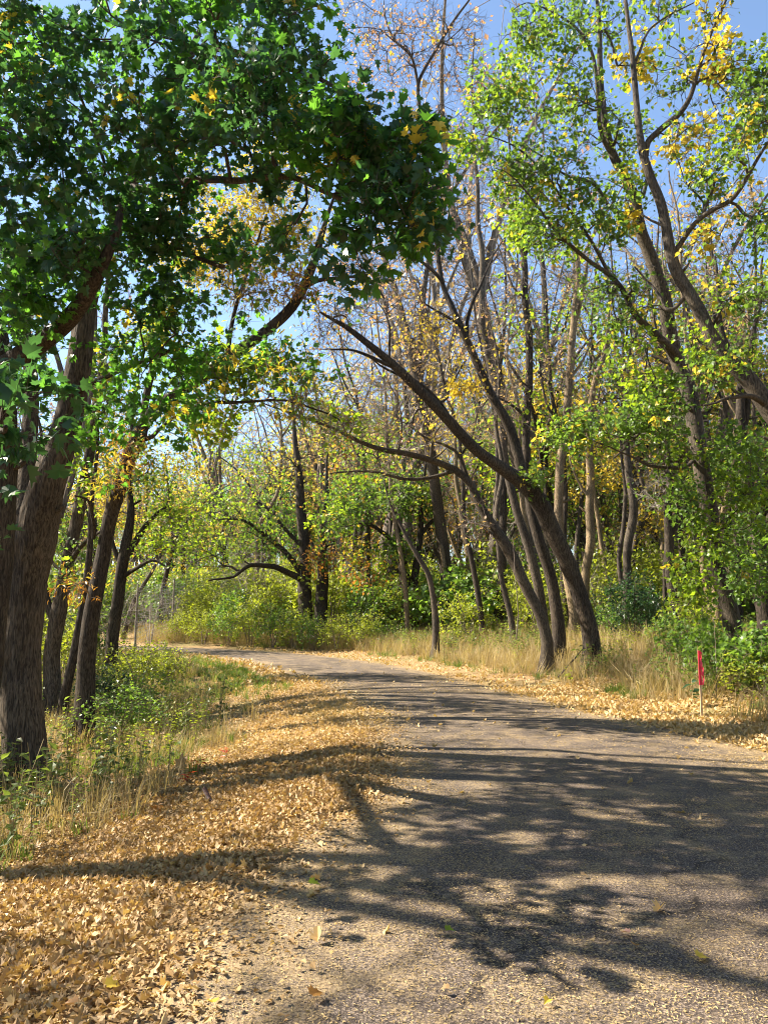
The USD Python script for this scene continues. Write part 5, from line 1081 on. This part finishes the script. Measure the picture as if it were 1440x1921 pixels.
# the tall woven-wire fence behind the bend
FP = [(258, 34.0), (326, 38.0), (372, 41.0), (430, 45.0), (500, 50.0), (560, 55.0)]
f0 = at(FP[0][0], 1100, FP[0][1])
fz = [float(ground(at(a, 1100, b)[0], b)) for a, b in FP]
fence = thing('wire_fence', 'tall woven wire fence on wooden posts beyond the bend', 'fence', (f0[0], f0[1], fz[0]))
fpts = [np.array([at(a, 1100, b)[0], b, z]) for (a, b), z in zip(FP, fz)]
org = np.array([f0[0], f0[1], fz[0]])
for q in fpts:
    part(fence, 'post', tube(np.array([q - [0, 0, .2], q + [0, 0, 1.2], q + [.02, 0, 2.75]]), [.05, .045, .04], 8, rough=.1), 'post_wood', smooth=True, origin=org)
A, B = [], []
for q0, q1 in zip(fpts[:-1], fpts[1:]):
    for h in np.linspace(.1, 2.6, 16):
        A.append(q0 + [0, 0, h]); B.append(q1 + [0, 0, h])
    for t in np.linspace(0, 1, int(np.linalg.norm(q1 - q0) / .17)):
        c = q0 + (q1 - q0) * t
        A.append(c + [0, 0, .1]); B.append(c + [0, 0, 2.6])
part(fence, 'wire_mesh', cones(np.array(A), np.array(B), np.full(len(A), .0055), 1.0), 'wire', origin=org, kind='stuff')

# plants and leaves that stand out singly
def sprig(name, label, cat, px, py, depth, h, mat, n, size, leaf, seed, group=None, branches=2):
    q = at(px, py, depth)
    r = np.random.default_rng(seed)
    x = thing(name, label, cat, (q[0], q[1], float(ground(q[0], q[1]))), group)
    a, b = weed(r, h, n, size, leaf, branches)
    part(x, 'stem', a, 'weed_stem'); part(x, 'foliage', b, mat)
sprig('sumac_seedling', 'bright orange-red sumac seedling lowest on the leafy bank', 'seedling', 348, 1448, 8.9, .16, 'red_leaf', 6, .12, 'narrow', 1)
sprig('sumac_seedling', 'crimson sumac seedling upright beside a green grass spike', 'seedling', 374, 1428, 9.4, .25, 'red_leaf', 6, .11, 'narrow', 2)
sprig('sumac_seedling', 'dull red sumac seedling higher up the bank toward the road', 'seedling', 424, 1400, 10.4, .2, 'red_leaf', 5, .11, 'narrow', 3)
sprig('sumac_seedling', 'small rusty seedling near the bark strip', 'seedling', 298, 1500, 7.6, .1, 'orange_leaf', 6, .1, 'narrow', 4)
sprig('maple_seedling', 'pale green maple seedling against the thick trunk foot', 'seedling', 44, 1455, 8.9, .32, 'maple_light', 4, .13, 'maple', 5)
sprig('maple_seedling', 'low pale seedling between the thick trunk and straight one', 'seedling', 112, 1462, 8.8, .22, 'maple_light', 4, .13, 'maple', 6)
sprig('broadleaf_weed', 'broad dark green leaf plant just left of the red stake', 'plant', 1296, 1262, 13.0, .5, 'shrub_dark', 3, .2, 'oval', 7)
sprig('broadleaf_weed', 'lime leaved plant at the foot of the leaning trunk', 'plant', 1070, 1240, 16.6, .6, 'weed_yellow', 8, .12, 'oval', 8)
sprig('broadleaf_weed', 'pale milkweed with large leaves before the slim forking trunk', 'plant', 1268, 1200, 16.0, .8, 'lime_leaf', 5, .17, 'oval', 9)

q = at(343, 1410, 9.5)
x = thing('fallen_leaf', 'large pinkish tan leaf propped upright in the left weeds', 'leaf', (q[0], q[1], float(ground(q[0], q[1])) + .1))
part(x, 'blade', (LEAF['lobed'][0] * .22, LEAF['lobed'][1]) if 0 else leaves(np.array([[0, 0, 0.0]]), np.array([[-.1, .1, 1.0]]), np.array([[-.5, -1.0, 0]]), np.array([.2]), outline_leaf(LOBED, .3, .1)), 'tan_leaf')
part(x, 'stalk', tube(np.array([[0, 0, -.12], [.005, 0, -.05], [0, 0, .03]]), [.003, .0025, .002], 4), 'weed_stem')

# a curled strip of dark bark on the leafy verge
q = at(392, 1500, 7.6)
x = thing('bark_strip', 'curled dark reddish strip of bark lying on the golden leaves', 'bark', (q[0], q[1], float(ground(q[0], q[1])) + .02), rz=-.9)
t = np.linspace(0, 1, 14)
rows = []
for k_, a_ in enumerate(np.linspace(-1.1, 1.1, 7)):
    rows.append(np.column_stack([.2 * t - .1, .03 * np.sin(a_) * (1 - .4 * t) + .02 * t ** 2, .03 * np.cos(a_) - .02 + .11 * (1 - t) ** 1.5]))
v = np.stack(rows, 1)
ii, jj = np.meshgrid(np.arange(13), np.arange(6), indexing='ij')
a = (ii * 7 + jj).ravel()
fq = np.stack([a, a + 7, a + 8, a + 1], -1)
v1 = v.reshape(-1, 3)
part(x, 'outer_bark', (v1, fq), 'bark_piece', smooth=True)
part(x, 'inner_bark', (v1 * [.98, .9, 1] - [0, 0, .006], fq[:, ::-1]), 'twig_wood', smooth=True)

# dead sticks
def stick(name, label, pts, r, mat='twig_pale', forks=1, seed=0):
    pts = np.array(pts)
    o = pts[0]
    x = thing(name, label, 'stick', o)
    part(x, 'stem', tube(pts - o, np.linspace(r, r * .4, len(pts)), 6), mat, smooth=True)
    rr = np.random.default_rng(seed)
    for k in range(forks):
        c = pts[len(pts) // 2 + (k % 2)] - o
        e = c + (pts[-1] - pts[0]) * .35 + rr.normal(0, .06, 3)
        part(x, 'fork', tube(np.array([c, (c + e) / 2 + .01, e]), [r * .6, r * .5, r * .3], 5), mat, smooth=True)
g_ = lambda px, py, d, dz=0: (lambda q: np.array([q[0], q[1], float(ground(q[0], q[1])) + dz]))(at(px, py, d))
stick('dead_stick', 'pale bent stick in the grass at the foot of the dark straight trunk', [g_(128, 1448, 9.4, .22), g_(145, 1458, 9.2, .18), g_(158, 1480, 9.0, .02)], .009, seed=1)
stick('dead_stick', 'dark fallen branch propped against the leaning trunk in dry grass', [g_(1045, 1205, 17.2, .15), g_(1066, 1190, 17.4, .35), g_(1092, 1170, 17.6, .6)], .022, 'twig_dark', 2, 2)
stick('dead_stick', 'thin upright dead stem standing beside the red stake', [g_(1342, 1300, 13.2, -.05), g_(1343, 1250, 13.2, .5), g_(1341, 1200, 13.2, 1.0)], .009, 'twig_wood', 2, 3)
stick('dead_stick', 'long hanging dead vine stem before the arching tree', [at(968, 1200, 18.6), at(972, 1150, 18.6), at(966, 1080, 18.6), at(962, 1010, 18.7)], .016, 'twig_wood', 1, 4)

# leaves on the road that one can pick out
def road_leaf(label, px, py, mat, size, yaw, kind, tilt=.15):
    u, w_ = (px - CX) / FPX, -(py - CY) / FPX
    d = np.array([u, math.cos(PITCH) - w_ * math.sin(PITCH), math.sin(PITCH) + w_ * math.cos(PITCH)])
    q = np.array([0, 0, EYE]) + d * (-(EYE - .04) / d[2])
    x = thing('fallen_leaf', label, 'leaf', (q[0], q[1], .05), group='single leaves lying on the lane')
    shape = outline_leaf(MAPLE, .35, .35) if kind == 'maple' else outline_leaf(LOBED, .6, .3)
    part(x, 'blade', leaves(np.zeros((1, 3)), np.array([[math.cos(yaw), math.sin(yaw), .1]]), np.array([[tilt, -tilt, 1.0]]), np.array([size * .68]), shape), mat)
    part(x, 'stalk', tube(np.array([[0, 0, 0], [-math.cos(yaw) * .03, -math.sin(yaw) * .03, .006], [-math.cos(yaw) * .055, -math.sin(yaw) * .055, 0]]), [.0018, .0016, .0012], 4), 'weed_stem')
for args in [('yellow-green leaf lying flat in road shade', 836, 1750, 'lime_leaf', .075, .3, 'lobed'), ('pale yellow leaf near the bottom edge of the lane', 400, 1886, 'yellow_leaf', .07, 2.0, 'maple'), ('orange crumpled leaf low on the near lane', 585, 1872, 'orange_leaf', .1, .9, 'maple'),
             ('bright yellow leaf below the sunlit patch', 1030, 1880, 'yellow_leaf', .06, 4.0, 'lobed'), ('pale round leaf standing out on the dark asphalt', 638, 1628, 'tan_leaf', .1, 1.2, 'lobed'), ('olive yellow leaf at the litter edge', 580, 1660, 'lime_leaf', .1, .1, 'maple'),
             ('pinkish leaf in the shade toward the right', 1180, 1755, 'pink_leaf', .07, 2.4, 'lobed'), ('small russet leaf on the right of the shade band', 1190, 1778, 'orange_leaf', .06, 1.1, 'maple'), ('yellow star-shaped leaf at the right near corner', 1310, 1800, 'yellow_leaf', .09, .5, 'maple'),
             ('tan leaf in the middle shadow', 1090, 1645, 'tan_leaf', .06, .2, 'lobed'), ('dark brown leaf near the bottom centre', 842, 1860, 'litter_brown', .06, 3.0, 'lobed'), ('pale leaf on the sunlit right part of the lane', 1250, 1615, 'tan_leaf', .07, 1.7, 'lobed'),
             ('golden leaf just off the left litter edge', 200, 1855, 'yellow_leaf', .1, .6, 'maple'), ('rust-coloured leaf beside the litter edge', 140, 1888, 'orange_leaf', .09, 2.8, 'maple')]:
    road_leaf(*args)
